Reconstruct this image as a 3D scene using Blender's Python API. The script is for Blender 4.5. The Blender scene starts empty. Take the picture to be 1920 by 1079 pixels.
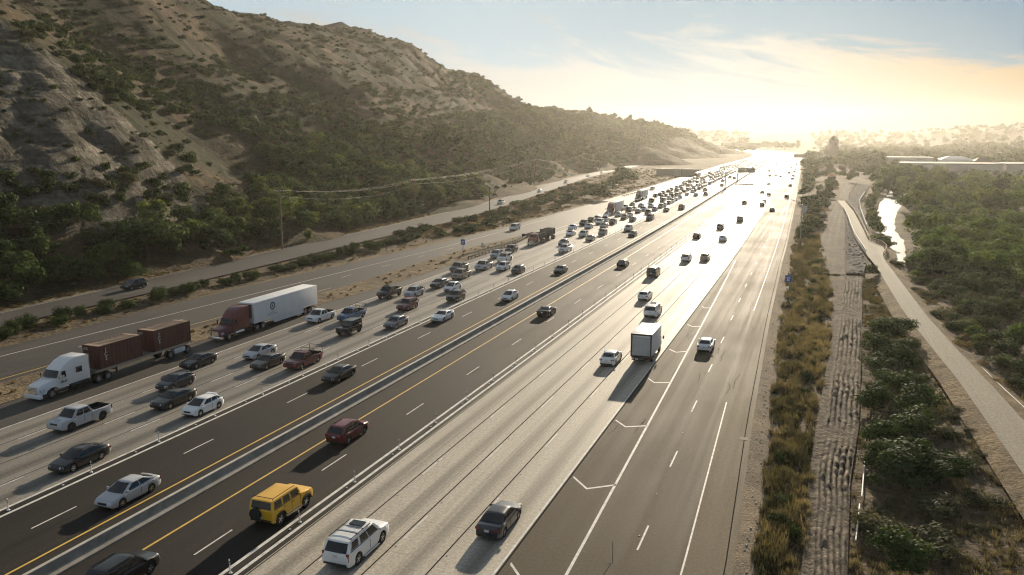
import bpy, bmesh, math, random
import numpy as np
from math import sin, cos, pi, sqrt, radians, atan2, exp

random.seed(11)
RNG = np.random.default_rng(11)
scene = bpy.context.scene
COL = scene.collection

# ---------------------------------------------------------------- camera
CAM_H = 26.5
PITCH, YAW, FPX = math.atan(279.5 / 1540.0), math.atan(588.0 / math.hypot(1540.0, 279.5)), 1540.0
cd = bpy.data.cameras.new("camera")
cam = bpy.data.objects.new("camera", cd)
COL.objects.link(cam)
cam.location = (0, 0, CAM_H)
cam.rotation_euler = (pi / 2 - PITCH, 0, YAW)
cd.sensor_width = 36.0
cd.lens = FPX / 1920.0 * 36.0
cd.clip_start, cd.clip_end = 0.5, 30000.0
scene.camera = cam

# ---------------------------------------------------------------- sun, sky, exposure
SUN_EL, SUN_AZ = radians(14.1), radians(-3.4)          # azimuth measured from +Y towards +X
SUN = np.array([sin(SUN_AZ) * cos(SUN_EL), cos(SUN_AZ) * cos(SUN_EL), sin(SUN_EL)])
sl = bpy.data.lights.new("sun", 'SUN')
sl.energy, sl.angle, sl.color = 5.0, radians(0.53), (1.0, 0.85, 0.64)
so = bpy.data.objects.new("sun", sl)
COL.objects.link(so)
so.rotation_euler = (pi / 2 - SUN_EL, 0, pi - SUN_AZ)
so.location = (0, 0, 300)

view = scene.view_settings
scene.display_settings.display_device = 'sRGB'
view.view_transform, view.look = 'Standard', 'None'
view.exposure, view.gamma = 0.74, 1.0
view.use_curve_mapping = False

scene.render.engine = 'CYCLES'
cy = scene.cycles
cy.use_denoising = True
cy.filter_width = 1.15
try:
    cy.denoiser = 'OPENIMAGEDENOISE'
    cy.denoising_input_passes = 'RGB_ALBEDO_NORMAL'
except Exception:
    pass
cy.max_bounces, cy.diffuse_bounces, cy.glossy_bounces = 6, 2, 2
cy.transmission_bounces, cy.volume_bounces, cy.transparent_max_bounces = 2, 0, 6
cy.sample_clamp_indirect = 4.0
cy.caustics_reflective = cy.caustics_refractive = False


class NT:
    """small node-tree helper"""
    def __init__(s, tree):
        s.t = tree
        s.t.nodes.clear()

    def n(s, typ, ins=None, **kw):
        nd = s.t.nodes.new(typ)
        for k, v in kw.items():
            setattr(nd, k, v)
        for k, v in (ins or {}).items():
            if hasattr(v, 'is_output'):
                s.t.links.new(v, nd.inputs[k])
            else:
                nd.inputs[k].default_value = v
        return nd

    def math(s, op, a, b=0.0, c=0.0, clamp=False):
        return s.n('ShaderNodeMath', {0: a, 1: b, 2: c}, operation=op, use_clamp=clamp).outputs[0]

    def mix(s, f, a, b, mode='MIX'):
        nd = s.n('ShaderNodeMix', data_type='RGBA', blend_type=mode)
        for k, v in ((0, f), (6, a), (7, b)):
            if hasattr(v, 'is_output'):
                s.t.links.new(v, nd.inputs[k])
            elif k == 0:
                nd.inputs[k].default_value = v
            else:
                nd.inputs[k].default_value = tuple(v)[:3] + (1.0,)
        return nd.outputs[2]

    def ramp(s, f, stops, interp='LINEAR'):
        nd = s.n('ShaderNodeValToRGB', {0: f})
        cr = nd.color_ramp
        cr.interpolation = interp
        while len(cr.elements) < len(stops):
            cr.elements.new(0.5)
        for e, (p, c) in zip(cr.elements, stops):
            e.position = p
            e.color = (tuple(c) + (1.0,))[:4] if hasattr(c, '__len__') else (c, c, c, 1.0)
        return nd.outputs[0]

    def noise(s, vec, scale, detail=4.0, rough=0.55, dist=0.0, out=0):
        return s.n('ShaderNodeTexNoise', {'Vector': vec, 'Scale': scale, 'Detail': detail,
                                          'Roughness': rough, 'Distortion': dist}).outputs[out]

    def smooth(s, x, lo, hi, a=0.0, b=1.0):
        return s.n('ShaderNodeMapRange', {0: x, 1: lo, 2: hi, 3: a, 4: b},
                   interpolation_type='SMOOTHSTEP').outputs[0]


# sky: Nishita sky, thin cirrus in streaks, brighter towards the sun
world = bpy.data.worlds.new("World")
scene.world = world
world.use_nodes = True
W = NT(world.node_tree)
sky = W.n('ShaderNodeTexSky', sky_type='NISHITA')
sky.sun_disc = False
sky.sun_elevation, sky.sun_rotation = SUN_EL, SUN_AZ
sky.altitude, sky.air_density, sky.dust_density, sky.ozone_density = 120.0, 1.0, 2.2, 1.5
tc = W.n('ShaderNodeTexCoord')
nrm = W.n('ShaderNodeVectorMath', {0: tc.outputs['Generated']}, operation='NORMALIZE').outputs[0]
sx = W.n('ShaderNodeSeparateXYZ', {0: nrm})
az = W.math('ARCTAN2', sx.outputs[0], sx.outputs[1])                 # 0 along the road, + to the right
el = W.math('ARCSINE', sx.outputs[2])
tilt = W.math('ADD', el, W.math('MULTIPLY', az, 0.16))                # streaks fall towards the right
uv = W.n('ShaderNodeCombineXYZ', {0: W.math('MULTIPLY', az, 2.6), 1: W.math('MULTIPLY', tilt, 17.0), 2: 0.37}).outputs[0]
cn = W.noise(uv, 1.0, 8.0, 0.60, 0.7)
uv2 = W.n('ShaderNodeCombineXYZ', {0: W.math('MULTIPLY', az, 8.0), 1: W.math('MULTIPLY', tilt, 46.0), 2: 4.1}).outputs[0]
cn2 = W.noise(uv2, 1.0, 6.0, 0.62, 1.0)
cl = W.math('ADD', W.math('MULTIPLY', cn, 0.78), W.math('MULTIPLY', cn2, 0.22))
thin = W.smooth(el, 0.03, 0.165, 0.10, -0.10)                         # more veil low in the sky
cov = W.smooth(W.math('ADD', cl, thin), 0.47, 0.60)
skyc = W.n('ShaderNodeVectorMath', {0: sky.outputs[0], 'Scale': 0.05}, operation='SCALE').outputs[0]
blue = W.n('ShaderNodeVectorMath', {0: skyc, 1: (0.05, 0.07, 0.09)}, operation='MULTIPLY').outputs[0]
blue = W.n('ShaderNodeVectorMath', {0: blue, 1: (0.0, 0.115, 0.25)}, operation='ADD').outputs[0]
blue = W.mix(W.smooth(az, 0.05, -0.45), blue, (0.40, 0.50, 0.56))     # paler on the side of the hill
blue = W.mix(W.smooth(el, 0.22, 0.6), blue, (0.17, 0.20, 0.24))          # neutral overhead and behind
warm = W.mix(W.smooth(az, -0.16, 0.26), (0.52, 0.515, 0.495), (0.46, 0.295, 0.125))
warm = W.mix(W.smooth(el, 0.10, 0.20), warm, (0.36, 0.31, 0.24))
col = W.mix(W.math('MULTIPLY', cov, 0.9), blue, warm)
low = W.smooth(el, 0.0, 0.085, 0.9, 0.0)                              # pale band of thick air at the horizon
col = W.mix(low, col, W.mix(W.smooth(az, -0.05, 0.35), (0.30, 0.30, 0.285), (0.13, 0.125, 0.105)))
bg = W.n('ShaderNodeBackground', {0: col, 1: 0.72})
wo = W.n('ShaderNodeOutputWorld', {0: bg.outputs[0]})


# ---------------------------------------------------------------- small helpers
FH = np.array([-sin(YAW), cos(YAW), 0.0])
CR = np.array([cos(YAW), sin(YAW), 0.0])
CF = FH * cos(PITCH) + np.array([0, 0, -sin(PITCH)])
CU = np.cross(CR, CF)


def to_px(P):
    """where points of the world fall in the photograph (1920 wide); used to plan planting densities"""
    v = np.asarray(P, float) - np.array([0, 0, CAM_H])
    zf = v @ CF
    return 960 + FPX * (v @ CR) / zf, 539.5 - FPX * (v @ CU) / zf


def gp(x, y, z=0.0):
    d = CF * FPX + CR * (x - 960) - CU * (y - 539.5)
    t = (z - CAM_H) / d[2]
    return float(d[0] * t), float(d[1] * t)


def vnoise(x, y, seed=0):
    """value noise, numpy"""
    xi, yi = np.floor(x).astype(np.int64), np.floor(y).astype(np.int64)
    xf, yf = x - xi, y - yi
    u, v = xf * xf * (3 - 2 * xf), yf * yf * (3 - 2 * yf)

    def h(a, b):
        n = (a * 374761393 + b * 668265263 + seed * 1442695041) & 0x7fffffff
        n = ((n ^ (n >> 13)) * 1274126177) & 0x7fffffff
        return ((n ^ (n >> 16)) & 0xffff) / 65535.0
    return (h(xi, yi) * (1 - u) + h(xi + 1, yi) * u) * (1 - v) + (h(xi, yi + 1) * (1 - u) + h(xi + 1, yi + 1) * u) * v


def fbm(x, y, seed=0, o=4):
    a, t, f = 0.5, 0.0, 1.0
    for k in range(o):
        t = t + a * (vnoise(x * f, y * f, seed + k) - 0.5)
        a *= 0.5
        f *= 2.03
    return t


def tag(o, label=None, cat=None, group=None, kind=None):
    if label: o['label'] = label
    if cat: o['category'] = cat
    if group: o['group'] = group
    if kind: o['kind'] = kind
    return o


def thing(name, label, cat, loc=(0, 0, 0), rz=0.0, group=None):
    o = bpy.data.objects.new(name, None)
    o.empty_display_size = 0.3
    COL.objects.link(o)
    o.location, o.rotation_euler = loc, (0, 0, rz)
    return tag(o, label, cat, group)


class MB:
    """collects faces and links them as ONE mesh object"""
    def __init__(s):
        s.v, s.f, s.m = [], [], []

    def add(s, vs, fs, m=0):
        o = len(s.v)
        s.v += [tuple(p) for p in vs]
        s.f += [tuple(i + o for i in f) for f in fs]
        s.m += [m] * len(fs)
        return s

    def box(s, c, d, m=0, top=(1, 1), rz=0.0, rx=0.0):
        cx, cy_, cz = c
        hx, hy, hz = d[0] / 2, d[1] / 2, d[2] / 2
        vs = []
        for z, (tx, ty) in ((-hz, (1, 1)), (hz, top)):
            for x, y in ((-1, -1), (1, -1), (1, 1), (-1, 1)):
                vs.append([x * hx * tx, y * hy * ty, z])
        if rx:
            vs = [[x, y * cos(rx) - z * sin(rx), y * sin(rx) + z * cos(rx)] for x, y, z in vs]
        if rz:
            vs = [[x * cos(rz) - y * sin(rz), x * sin(rz) + y * cos(rz), z] for x, y, z in vs]
        return s.add([(x + cx, y + cy_, z + cz) for x, y, z in vs],
                     [(3, 2, 1, 0), (4, 5, 6, 7), (0, 1, 5, 4), (1, 2, 6, 5), (2, 3, 7, 6), (3, 0, 4, 7)], m)

    def cyl(s, p0, p1, r0, r1=None, n=10, m=0):
        r1 = r0 if r1 is None else r1
        p0, p1 = np.array(p0, float), np.array(p1, float)
        d = p1 - p0
        d = d / np.linalg.norm(d)
        a = np.cross(d, [0, 0, 1] if abs(d[2]) < 0.9 else [1, 0, 0])
        a = a / np.linalg.norm(a)
        b = np.cross(d, a)
        vs = []
        for p, r in ((p0, r0), (p1, r1)):
            for k in range(n):
                t = 2 * pi * k / n
                vs.append(p + r * (cos(t) * a + sin(t) * b))
        fs = [(k, (k + 1) % n, n + (k + 1) % n, n + k) for k in range(n)]
        fs += [tuple(range(n))[::-1], tuple(range(n, 2 * n))]
        return s.add(vs, fs, m)

    def tube(s, pts, r, n=6, m=0):
        for a, b in zip(pts[:-1], pts[1:]):
            s.cyl(a, b, r, r, n, m)
        return s

    def prism(s, prof, hw, m=0, hws=None):
        """side profile [(y, z)] swept from -hw to hw (hws: half width per profile point)"""
        n = len(prof)
        hws = hws or [hw] * n
        vs = [(-w, y, z) for (y, z), w in zip(prof, hws)] + [(w, y, z) for (y, z), w in zip(prof, hws)]
        fs = [(k, (k + 1) % n, n + (k + 1) % n, n + k) for k in range(n)]
        fs += [tuple(range(n))[::-1], tuple(range(n, 2 * n))]
        return s.add(vs, fs, m)

    def shift(s, dx, dy, dz, rz=0.0):
        c_, s_ = cos(rz), sin(rz)
        s.v = [(x * c_ - y * s_ + dx, x * s_ + y * c_ + dy, z + dz) for x, y, z in s.v]
        return s

    def join(s, o, mapm=None):
        k = len(s.v)
        s.v += o.v
        s.f += [tuple(i + k for i in f) for f in o.f]
        s.m += [(mapm[i] if mapm else i) for i in o.m]
        return s

    def mesh(s, name, mats, smooth=True, bevel=0.0, ang=38, fix=True):
        me = bpy.data.meshes.new(name)
        me.from_pydata(s.v, [], s.f)
        for mm in (mats if isinstance(mats, (list, tuple)) else [mats]):
            me.materials.append(mm)
        me.polygons.foreach_set('material_index', s.m)
        if fix or bevel:
            bm = bmesh.new()
            bm.from_mesh(me)
            if bevel:
                ed = [e for e in bm.edges if len(e.link_faces) == 2 and e.calc_face_angle(0) > radians(40)]
                bmesh.ops.bevel(bm, geom=ed, offset=bevel, segments=2, affect='EDGES', profile=0.6)
            bmesh.ops.recalc_face_normals(bm, faces=bm.faces)
            bm.to_mesh(me)
            bm.free()
        if smooth:
            me.polygons.foreach_set('use_smooth', [True] * len(me.polygons))
            me.set_sharp_from_angle(angle=radians(ang))
        me.update()
        return me

    def build(s, name, mats, parent=None, loc=None, **kw):
        return place(name, s.mesh(name, mats, **kw), parent, loc)


def place(name, me, parent=None, loc=None):
    o = bpy.data.objects.new(name, me)
    COL.objects.link(o)
    if parent: o.parent = parent
    if loc: o.location = loc
    return o


def fast_mesh(name, V, F, mats, mi=None, tint=None):
    """V (n,3), F (m,4) quads as numpy arrays"""
    me = bpy.data.meshes.new(name)
    k = F.shape[1]
    me.vertices.add(len(V))
    me.vertices.foreach_set('co', np.ascontiguousarray(V, np.float32).ravel())
    me.loops.add(F.size)
    me.loops.foreach_set('vertex_index', np.ascontiguousarray(F, np.int32).ravel())
    me.polygons.add(len(F))
    me.polygons.foreach_set('loop_start', np.arange(0, F.size, k, dtype=np.int32))
    for mm in mats:
        me.materials.append(mm)
    if mi is not None:
        me.polygons.foreach_set('material_index', np.ascontiguousarray(mi, np.int32))
    if tint is not None:
        at = me.attributes.new('tint', 'FLOAT', 'FACE')
        at.data.foreach_set('value', np.ascontiguousarray(tint, np.float32))
    me.update(calc_edges=True)
    me.validate()
    return me


# ---------------------------------------------------------------- materials
def pmat(name, color, rough=0.6, metal=0.0, spec=0.5, var=0.0, vscale=3.0, bump=0.0, emit=None, coat=0.0):
    m = bpy.data.materials.new(name)
    m.use_nodes = True
    T = NT(m.node_tree)
    b = T.n('ShaderNodeBsdfPrincipled', {'Roughness': rough, 'Metallic': metal, 'Specular IOR Level': spec,
                                         'Coat Weight': coat, 'Coat Roughness': 0.08})
    T.n('ShaderNodeOutputMaterial', {0: b.outputs[0]})
    b.inputs['Base Color'].default_value = tuple(color) + (1,)
    if var or bump:
        t = T.n('ShaderNodeTexCoord').outputs['Object']
        nz = T.noise(t, vscale, 5.0, 0.6)
        if var:
            lo = tuple(c * (1 - var) for c in color)
            hi = tuple(min(1, c * (1 + var)) for c in color)
            T.t.links.new(T.ramp(nz, [(0.3, lo), (0.7, hi)]), b.inputs['Base Color'])
        if bump:
            bp = T.n('ShaderNodeBump', {'Height': nz, 'Strength': bump, 'Distance': 0.1})
            T.t.links.new(bp.outputs[0], b.inputs['Normal'])
    if emit:
        b.inputs['Emission Color'].default_value = tuple(emit[:3]) + (1,)
        b.inputs['Emission Strength'].default_value = emit[3]
    return m


def road_mat(name, base, dark, light, rough, spec, slab=0.0, lanes=None):
    """pavement: speckle, wheel-track streaks along the road, patches; slab = joint spacing of concrete"""
    m = bpy.data.materials.new(name)
    m.use_nodes = True
    T = NT(m.node_tree)
    t = T.n('ShaderNodeTexCoord').outputs['Object']
    st = T.n('ShaderNodeMapping', {'Vector': t, 'Scale': (1.0, 0.012, 1.0)}).outputs[0]
    s1 = T.noise(st, 0.9, 4.0, 0.6)
    s2 = T.noise(st, 3.7, 3.0, 0.6)
    pt = T.noise(t, 0.06, 5.0, 0.6)
    sp = T.noise(t, 4.5, 5.0, 0.8)
    sp2 = T.n('ShaderNodeTexVoronoi', {'Vector': t, 'Scale': 2.3, 'Randomness': 1.0}).outputs['Distance']
    a = T.math('ADD', T.math('MULTIPLY', s1, 0.45), T.math('MULTIPLY', s2, 0.2))
    a = T.math('ADD', a, T.math('MULTIPLY', pt, 0.35))
    c = T.ramp(a, [(0.36, dark), (0.52, base), (0.68, light)])
    g = T.smooth(sp, 0.28, 0.72, 0.70, 1.32)
    c = T.mix(1.0, c, T.n('ShaderNodeCombineColor', {0: g, 1: g, 2: g}).outputs[0], 'MULTIPLY')
    spot = T.smooth(sp2, 0.03, 0.07, 0.55, 1.0)
    c = T.mix(1.0, c, T.n('ShaderNodeCombineColor', {0: spot, 1: spot, 2: spot}).outputs[0], 'MULTIPLY')
    sxyz = T.n('ShaderNodeSeparateXYZ', {0: t})
    if slab:
        fr = T.math('FRACT', T.math('DIVIDE', sxyz.outputs[1], slab))
        j = T.smooth(T.math('ABSOLUTE', T.math('SUBTRACT', fr, 0.5)), 0.0, 0.014, 0.80, 1.0)
        c = T.mix(1.0, c, T.n('ShaderNodeCombineColor', {0: j, 1: j, 2: j}).outputs[0], 'MULTIPLY')
    if lanes:                                                   # dirty oil band along the middle of each lane
        x0, wd = lanes
        fr = T.math('FRACT', T.math('DIVIDE', T.math('SUBTRACT', sxyz.outputs[0], x0), wd))
        q = T.math('ABSOLUTE', T.math('SUBTRACT', fr, 0.5))
        q = T.math('ADD', q, T.math('MULTIPLY', T.math('SUBTRACT', s2, 0.5), 0.25))
        j = T.smooth(q, 0.02, 0.27, 0.60, 1.06)
        c = T.mix(1.0, c, T.n('ShaderNodeCombineColor', {0: j, 1: j, 2: j}).outputs[0], 'MULTIPLY')
    rr = T.smooth(a, 0.35, 0.7, rough - 0.05, rough + 0.07)
    bp = T.n('ShaderNodeBump', {'Height': sp, 'Strength': 0.25, 'Distance': 0.02})
    b = T.n('ShaderNodeBsdfPrincipled', {'Base Color': c, 'Roughness': rr, 'Specular IOR Level': spec, 'Normal': bp.outputs[0]})
    T.n('ShaderNodeOutputMaterial', {0: b.outputs[0]})
    return m


def ground_mat(name, soil, dry, green, scale=0.05, gmix=0.3, rough=0.95, fine=1.6):
    m = bpy.data.materials.new(name)
    m.use_nodes = True
    T = NT(m.node_tree)
    t = T.n('ShaderNodeTexCoord').outputs['Object']
    a = T.noise(t, scale, 6.0, 0.62, 0.4)
    b_ = T.noise(t, scale * 3.1, 5.0, 0.6)
    f = T.noise(t, fine, 4.0, 0.7)
    c = T.mix(T.smooth(a, 0.38, 0.62), soil, dry)
    c = T.mix(T.smooth(T.math('ADD', b_, gmix - 0.5), 0.48, 0.66), c, green)
    g = T.smooth(f, 0.25, 0.75, 0.55, 1.4)
    c = T.mix(1.0, c, T.n('ShaderNodeCombineColor', {0: g, 1: g, 2: g}).outputs[0], 'MULTIPLY')
    bp = T.n('ShaderNodeBump', {'Height': T.math('ADD', f, T.math('MULTIPLY', b_, 2.0)), 'Strength': 0.9, 'Distance': 0.35})
    b = T.n('ShaderNodeBsdfPrincipled', {'Base Color': c, 'Roughness': rough, 'Specular IOR Level': 0.1, 'Normal': bp.outputs[0]})
    T.n('ShaderNodeOutputMaterial', {0: b.outputs[0]})
    return m


def leaf_mat(name, c0, c1, c2, trans=0.35):
    """foliage: each leaf clump has its own tint, each plant its own shift; light passes through"""
    m = bpy.data.materials.new(name)
    m.use_nodes = True
    T = NT(m.node_tree)
    at = T.n('ShaderNodeAttribute', attribute_name='tint').outputs['Fac']
    oi = T.n('ShaderNodeObjectInfo').outputs['Random']
    f = T.math('ADD', T.math('MULTIPLY', at, 0.75), T.math('MULTIPLY', oi, 0.25))
    c = T.ramp(f, [(0.05, c0), (0.5, c1), (0.95, c2)])
    d = T.n('ShaderNodeBsdfPrincipled', {'Base Color': c, 'Roughness': 0.75, 'Specular IOR Level': 0.06})
    lt = T.mix(1.0, c, (1.35, 1.35, 0.75), 'MULTIPLY')
    tr = T.n('ShaderNodeBsdfTranslucent', {'Color': lt})
    mx = T.n('ShaderNodeMixShader', {0: trans, 1: d.outputs[0], 2: tr.outputs[0]})
    T.n('ShaderNodeOutputMaterial', {0: mx.outputs[0]})
    return m


M = {}
M['asphalt_hov'] = road_mat('dark_asphalt', (0.027, 0.0235, 0.020), (0.018, 0.016, 0.014), (0.042, 0.036, 0.030), 0.76, 0.12)
M['asphalt_old'] = road_mat('worn_asphalt', (0.082, 0.066, 0.045), (0.058, 0.047, 0.033), (0.115, 0.093, 0.064), 0.80, 0.10)
M['asphalt_shoulder'] = road_mat('shoulder_asphalt', (0.13, 0.104, 0.069), (0.10, 0.08, 0.055), (0.16, 0.128, 0.087), 0.82, 0.08)
M['asphalt_grey'] = road_mat('grey_asphalt', (0.062, 0.055, 0.047), (0.044, 0.039, 0.034), (0.086, 0.077, 0.066), 0.62, 0.25)
M['concrete_nb'] = road_mat('pale_concrete', (0.41, 0.37, 0.305), (0.32, 0.287, 0.235), (0.49, 0.445, 0.37), 0.67, 0.10, slab=4.6, lanes=(-31.95, 3.66))
M['concrete_sb'] = road_mat('grey_concrete', (0.225, 0.204, 0.172), (0.16, 0.145, 0.124), (0.295, 0.268, 0.228), 0.56, 0.25, slab=4.6, lanes=(-69.6, 3.9))
M['path'] = road_mat('path_concrete', (0.29, 0.262, 0.21), (0.22, 0.20, 0.16), (0.36, 0.32, 0.25), 0.85, 0.05, slab=3.0)
M['white'] = pmat('road_paint_white', (0.60, 0.58, 0.54), 0.7, spec=0.2, var=0.28, vscale=1.7)
M['yellow'] = pmat('road_paint_yellow', (0.62, 0.40, 0.07), 0.55, var=0.15, vscale=1.7)
M['barrier'] = pmat('barrier_concrete', (0.36, 0.32, 0.265), 0.8, var=0.28, vscale=0.7, bump=0.2)
M['barrier_top'] = pmat('barrier_cap', (0.40, 0.37, 0.33), 0.75, var=0.2, vscale=0.9)
M['soil'] = ground_mat('dry_soil', (0.082, 0.064, 0.044), (0.135, 0.10, 0.060), (0.045, 0.046, 0.024), 0.09, 0.42)
M['verge'] = ground_mat('gravel_verge', (0.21, 0.17, 0.125), (0.28, 0.225, 0.16), (0.15, 0.12, 0.08), 0.12, 0.25, fine=5.0)
M['gore'] = ground_mat('gore_dirt', (0.15, 0.115, 0.075), (0.23, 0.175, 0.105), (0.085, 0.07, 0.042), 0.15, 0.3, fine=3.0)
M['furrow'] = ground_mat('furrow_soil', (0.115, 0.10, 0.085), (0.16, 0.14, 0.118), (0.075, 0.066, 0.056), 0.5, 0.35, fine=3.5)
M['riprap'] = ground_mat('riprap_stone', (0.12, 0.112, 0.105), (0.18, 0.168, 0.155), (0.07, 0.066, 0.06), 0.6, 0.3, fine=2.0)
M['dirtroad'] = ground_mat('dirt_road', (0.13, 0.112, 0.09), (0.17, 0.145, 0.115), (0.095, 0.082, 0.065), 0.2, 0.25, fine=3.0)
M['steel'] = pmat('galvanised_steel', (0.38, 0.38, 0.37), 0.42, 0.8, var=0.12)
M['dark_steel'] = pmat('dark_steel', (0.05, 0.05, 0.05), 0.5, 0.4)
M['wood'] = pmat('pole_wood', (0.16, 0.105, 0.06), 0.85, var=0.25, vscale=2.0)
M['wire'] = pmat('power_wire', (0.22, 0.21, 0.19), 0.55, 0.3)
M['plastic_black'] = pmat('black_plastic', (0.018, 0.018, 0.019), 0.6)
M['plastic_white'] = pmat('white_post_plastic', (0.74, 0.73, 0.70), 0.5)
M['sign_blue'] = pmat('blue_sign', (0.03, 0.11, 0.42), 0.45)
M['sign_white'] = pmat('white_sign', (0.72, 0.72, 0.70), 0.5)
M['sign_beige'] = pmat('beige_sign_back', (0.42, 0.37, 0.28), 0.6, var=0.1)
M['sign_grey'] = pmat('grey_sign', (0.22, 0.21, 0.19), 0.6, var=0.1)
M['wall_pale'] = pmat('pale_wall', (0.45, 0.43, 0.40), 0.8, var=0.12, vscale=0.2)
M['wall_brown'] = pmat('brown_wall', (0.22, 0.18, 0.14), 0.85, var=0.15, vscale=0.3)
M['roof_dark'] = pmat('dark_roof', (0.13, 0.10, 0.08), 0.8, var=0.15, vscale=0.4)
M['roof_green'] = pmat('green_roof', (0.10, 0.17, 0.16), 0.7, var=0.1, vscale=0.4)
M['bark'] = pmat('bark', (0.10, 0.075, 0.05), 0.9, var=0.3, vscale=2.0, bump=0.4)
# vehicles
mp = bpy.data.materials.new('car_paint')
mp.use_nodes = True
T = NT(mp.node_tree)
oi = T.n('ShaderNodeObjectInfo')
dirt = T.noise(T.n('ShaderNodeTexCoord').outputs['Object'], 2.2, 4.0, 0.6)
dz = T.n('ShaderNodeSeparateXYZ', {0: T.n('ShaderNodeTexCoord').outputs['Object']}).outputs[2]
df = T.math('MULTIPLY', T.smooth(dz, 0.15, 0.75, 0.10, 0.0), T.smooth(dirt, 0.35, 0.7))
pc = T.mix(df, oi.outputs['Color'], (0.16, 0.13, 0.10))
pb = T.n('ShaderNodeBsdfPrincipled', {'Base Color': pc, 'Roughness': 0.36, 'Metallic': 0.05,
                                      'Coat Weight': 0.65, 'Coat Roughness': 0.10, 'Specular IOR Level': 0.4})
T.n('ShaderNodeOutputMaterial', {0: pb.outputs[0]})
M['paint'] = mp
M['glass'] = pmat('tinted_glass', (0.010, 0.012, 0.014), 0.05, 0.0, 0.6)
M['tyre'] = pmat('tyre_rubber', (0.016, 0.016, 0.016), 0.8)
M['rim'] = pmat('alloy_rim', (0.55, 0.55, 0.56), 0.28, 0.85)
M['rim_dark'] = pmat('dark_rim', (0.07, 0.07, 0.07), 0.35, 0.7)
M['chrome'] = pmat('chrome', (0.72, 0.72, 0.72), 0.14, 1.0)
M['trim'] = pmat('black_trim', (0.02, 0.02, 0.021), 0.45)
M['lamp'] = pmat('headlamp_glass', (0.62, 0.64, 0.66), 0.12, 0.2, 0.8)
M['lamp_lit'] = pmat('lit_headlamp', (0.8, 0.8, 0.75), 0.2, emit=(1.0, 0.95, 0.85, 3.0))
M['tail'] = pmat('tail_lamp', (0.22, 0.012, 0.012), 0.18, 0.0, 0.7)
M['plate'] = pmat('number_plate', (0.6, 0.6, 0.58), 0.5)
M['trailer_white'] = pmat('trailer_white', (0.78, 0.78, 0.77), 0.42, var=0.05, vscale=0.6)
M['container'] = pmat('container_brown', (0.105, 0.034, 0.024), 0.6, var=0.3, vscale=0.8)
M['container_roof'] = pmat('container_roof_pale', (0.30, 0.21, 0.14), 0.7, var=0.2, vscale=0.8)  # roof brown set much paler than the walls
M['letter'] = pmat('white_lettering', (0.72, 0.71, 0.68), 0.6)
M['emblem_blue'] = pmat('emblem_blue', (0.035, 0.07, 0.16), 0.5)
M['door_grey'] = pmat('roller_door_grey', (0.50, 0.50, 0.49), 0.5, var=0.1, vscale=1.2)
M['dump'] = pmat('dump_bed_steel', (0.16, 0.15, 0.13), 0.55, 0.3, var=0.2)
M['spare_cover'] = pmat('spare_cover', (0.02, 0.02, 0.02), 0.6)
# plants
M['leaf_shrub'] = leaf_mat('shrub_leaves', (0.016, 0.028, 0.011), (0.034, 0.056, 0.019), (0.085, 0.112, 0.036), 0.24)
M['leaf_tree'] = leaf_mat('tree_leaves', (0.018, 0.034, 0.011), (0.040, 0.068, 0.020), (0.095, 0.13, 0.038), 0.24)
M['leaf_bright'] = leaf_mat('willow_leaves', (0.06, 0.085, 0.022), (0.10, 0.13, 0.036), (0.16, 0.19, 0.06), 0.36)
M['leaf_grove'] = leaf_mat('grove_leaves', (0.034, 0.062, 0.017), (0.072, 0.120, 0.030), (0.17, 0.225, 0.058), 0.40)
M['leaf_grass'] = leaf_mat('verge_grass', (0.052, 0.056, 0.030), (0.125, 0.102, 0.066), (0.27, 0.215, 0.135), 0.30)
M['leaf_dry'] = leaf_mat('dry_brush', (0.085, 0.062, 0.038), (0.150, 0.108, 0.060), (0.25, 0.185, 0.105), 0.38)
M['leaf_sage'] = leaf_mat('sage_leaves', (0.045, 0.048, 0.026), (0.078, 0.080, 0.044), (0.14, 0.132, 0.08), 0.26)


# ================================================================ the road corridor
def cx(y):
    """sideways drift of the freeway: straight, a slight bend at 230 m, a long left curve far away"""
    y = np.asarray(y, float)
    d = y - 230.0
    c = -0.0225 * (np.sqrt(d * d + 70.0 ** 2) + d) / 2
    return c - np.maximum(0, y - 1350.0) ** 2 / 5200.0


def XW(x, y):
    return float(x + cx(y))


def li(tab, y):
    return np.interp(y, [t[0] for t in tab], [t[1] for t in tab])


YS = np.concatenate([np.arange(-30, 400, 8), np.arange(400, 1300, 25), np.arange(1300, 2700, 40)])


def strip(mb, xl, xr, y0, y1, z, warp=True, m=0):
    """a ribbon of pavement or paint along the road between xl and xr (numbers or [(y, x)] tables)"""
    ys = np.concatenate([[y0], YS[(YS > y0 + 0.5) & (YS < y1 - 0.5)], [y1]])
    fl = (lambda y: li(xl, y)) if isinstance(xl, list) else (lambda y: xl)
    fr = (lambda y: li(xr, y)) if isinstance(xr, list) else (lambda y: xr)
    vs, fs = [], []
    for k, y in enumerate(ys):
        o = float(cx(y)) if warp else 0.0
        vs += [(fl(y) + o, y, z), (fr(y) + o, y, z)]
        if k: fs.append((2 * k - 2, 2 * k - 1, 2 * k + 1, 2 * k))
    mb.add(vs, fs, m)
    return mb


def structure(name, mb, mats, **kw):
    return tag(mb.build(name, mats, smooth=False, fix=False, **kw), kind='structure')


AUXL = [(-30, -76.6), (60, -76.4), (100, -75.6), (135, -73.0), (170, -72.2), (205, -72.2), (213, -73.4)]
OUTR = [(-30, -83.4), (80, -83.2), (125, -80.0), (180, -80.6), (213, -76.4)]
OUTL = [(-30, -98.5), (95, -97.6), (127, -96.7), (150, -94.2), (227, -88.6), (370, -85.5), (600, -84), (3000, -80)]
RAMPR = [(-30, -2.6), (48, -3.5), (77, -4.6), (125, -5.8), (180, -6.6), (260, -7.0), (3000, -4.0)]

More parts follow.
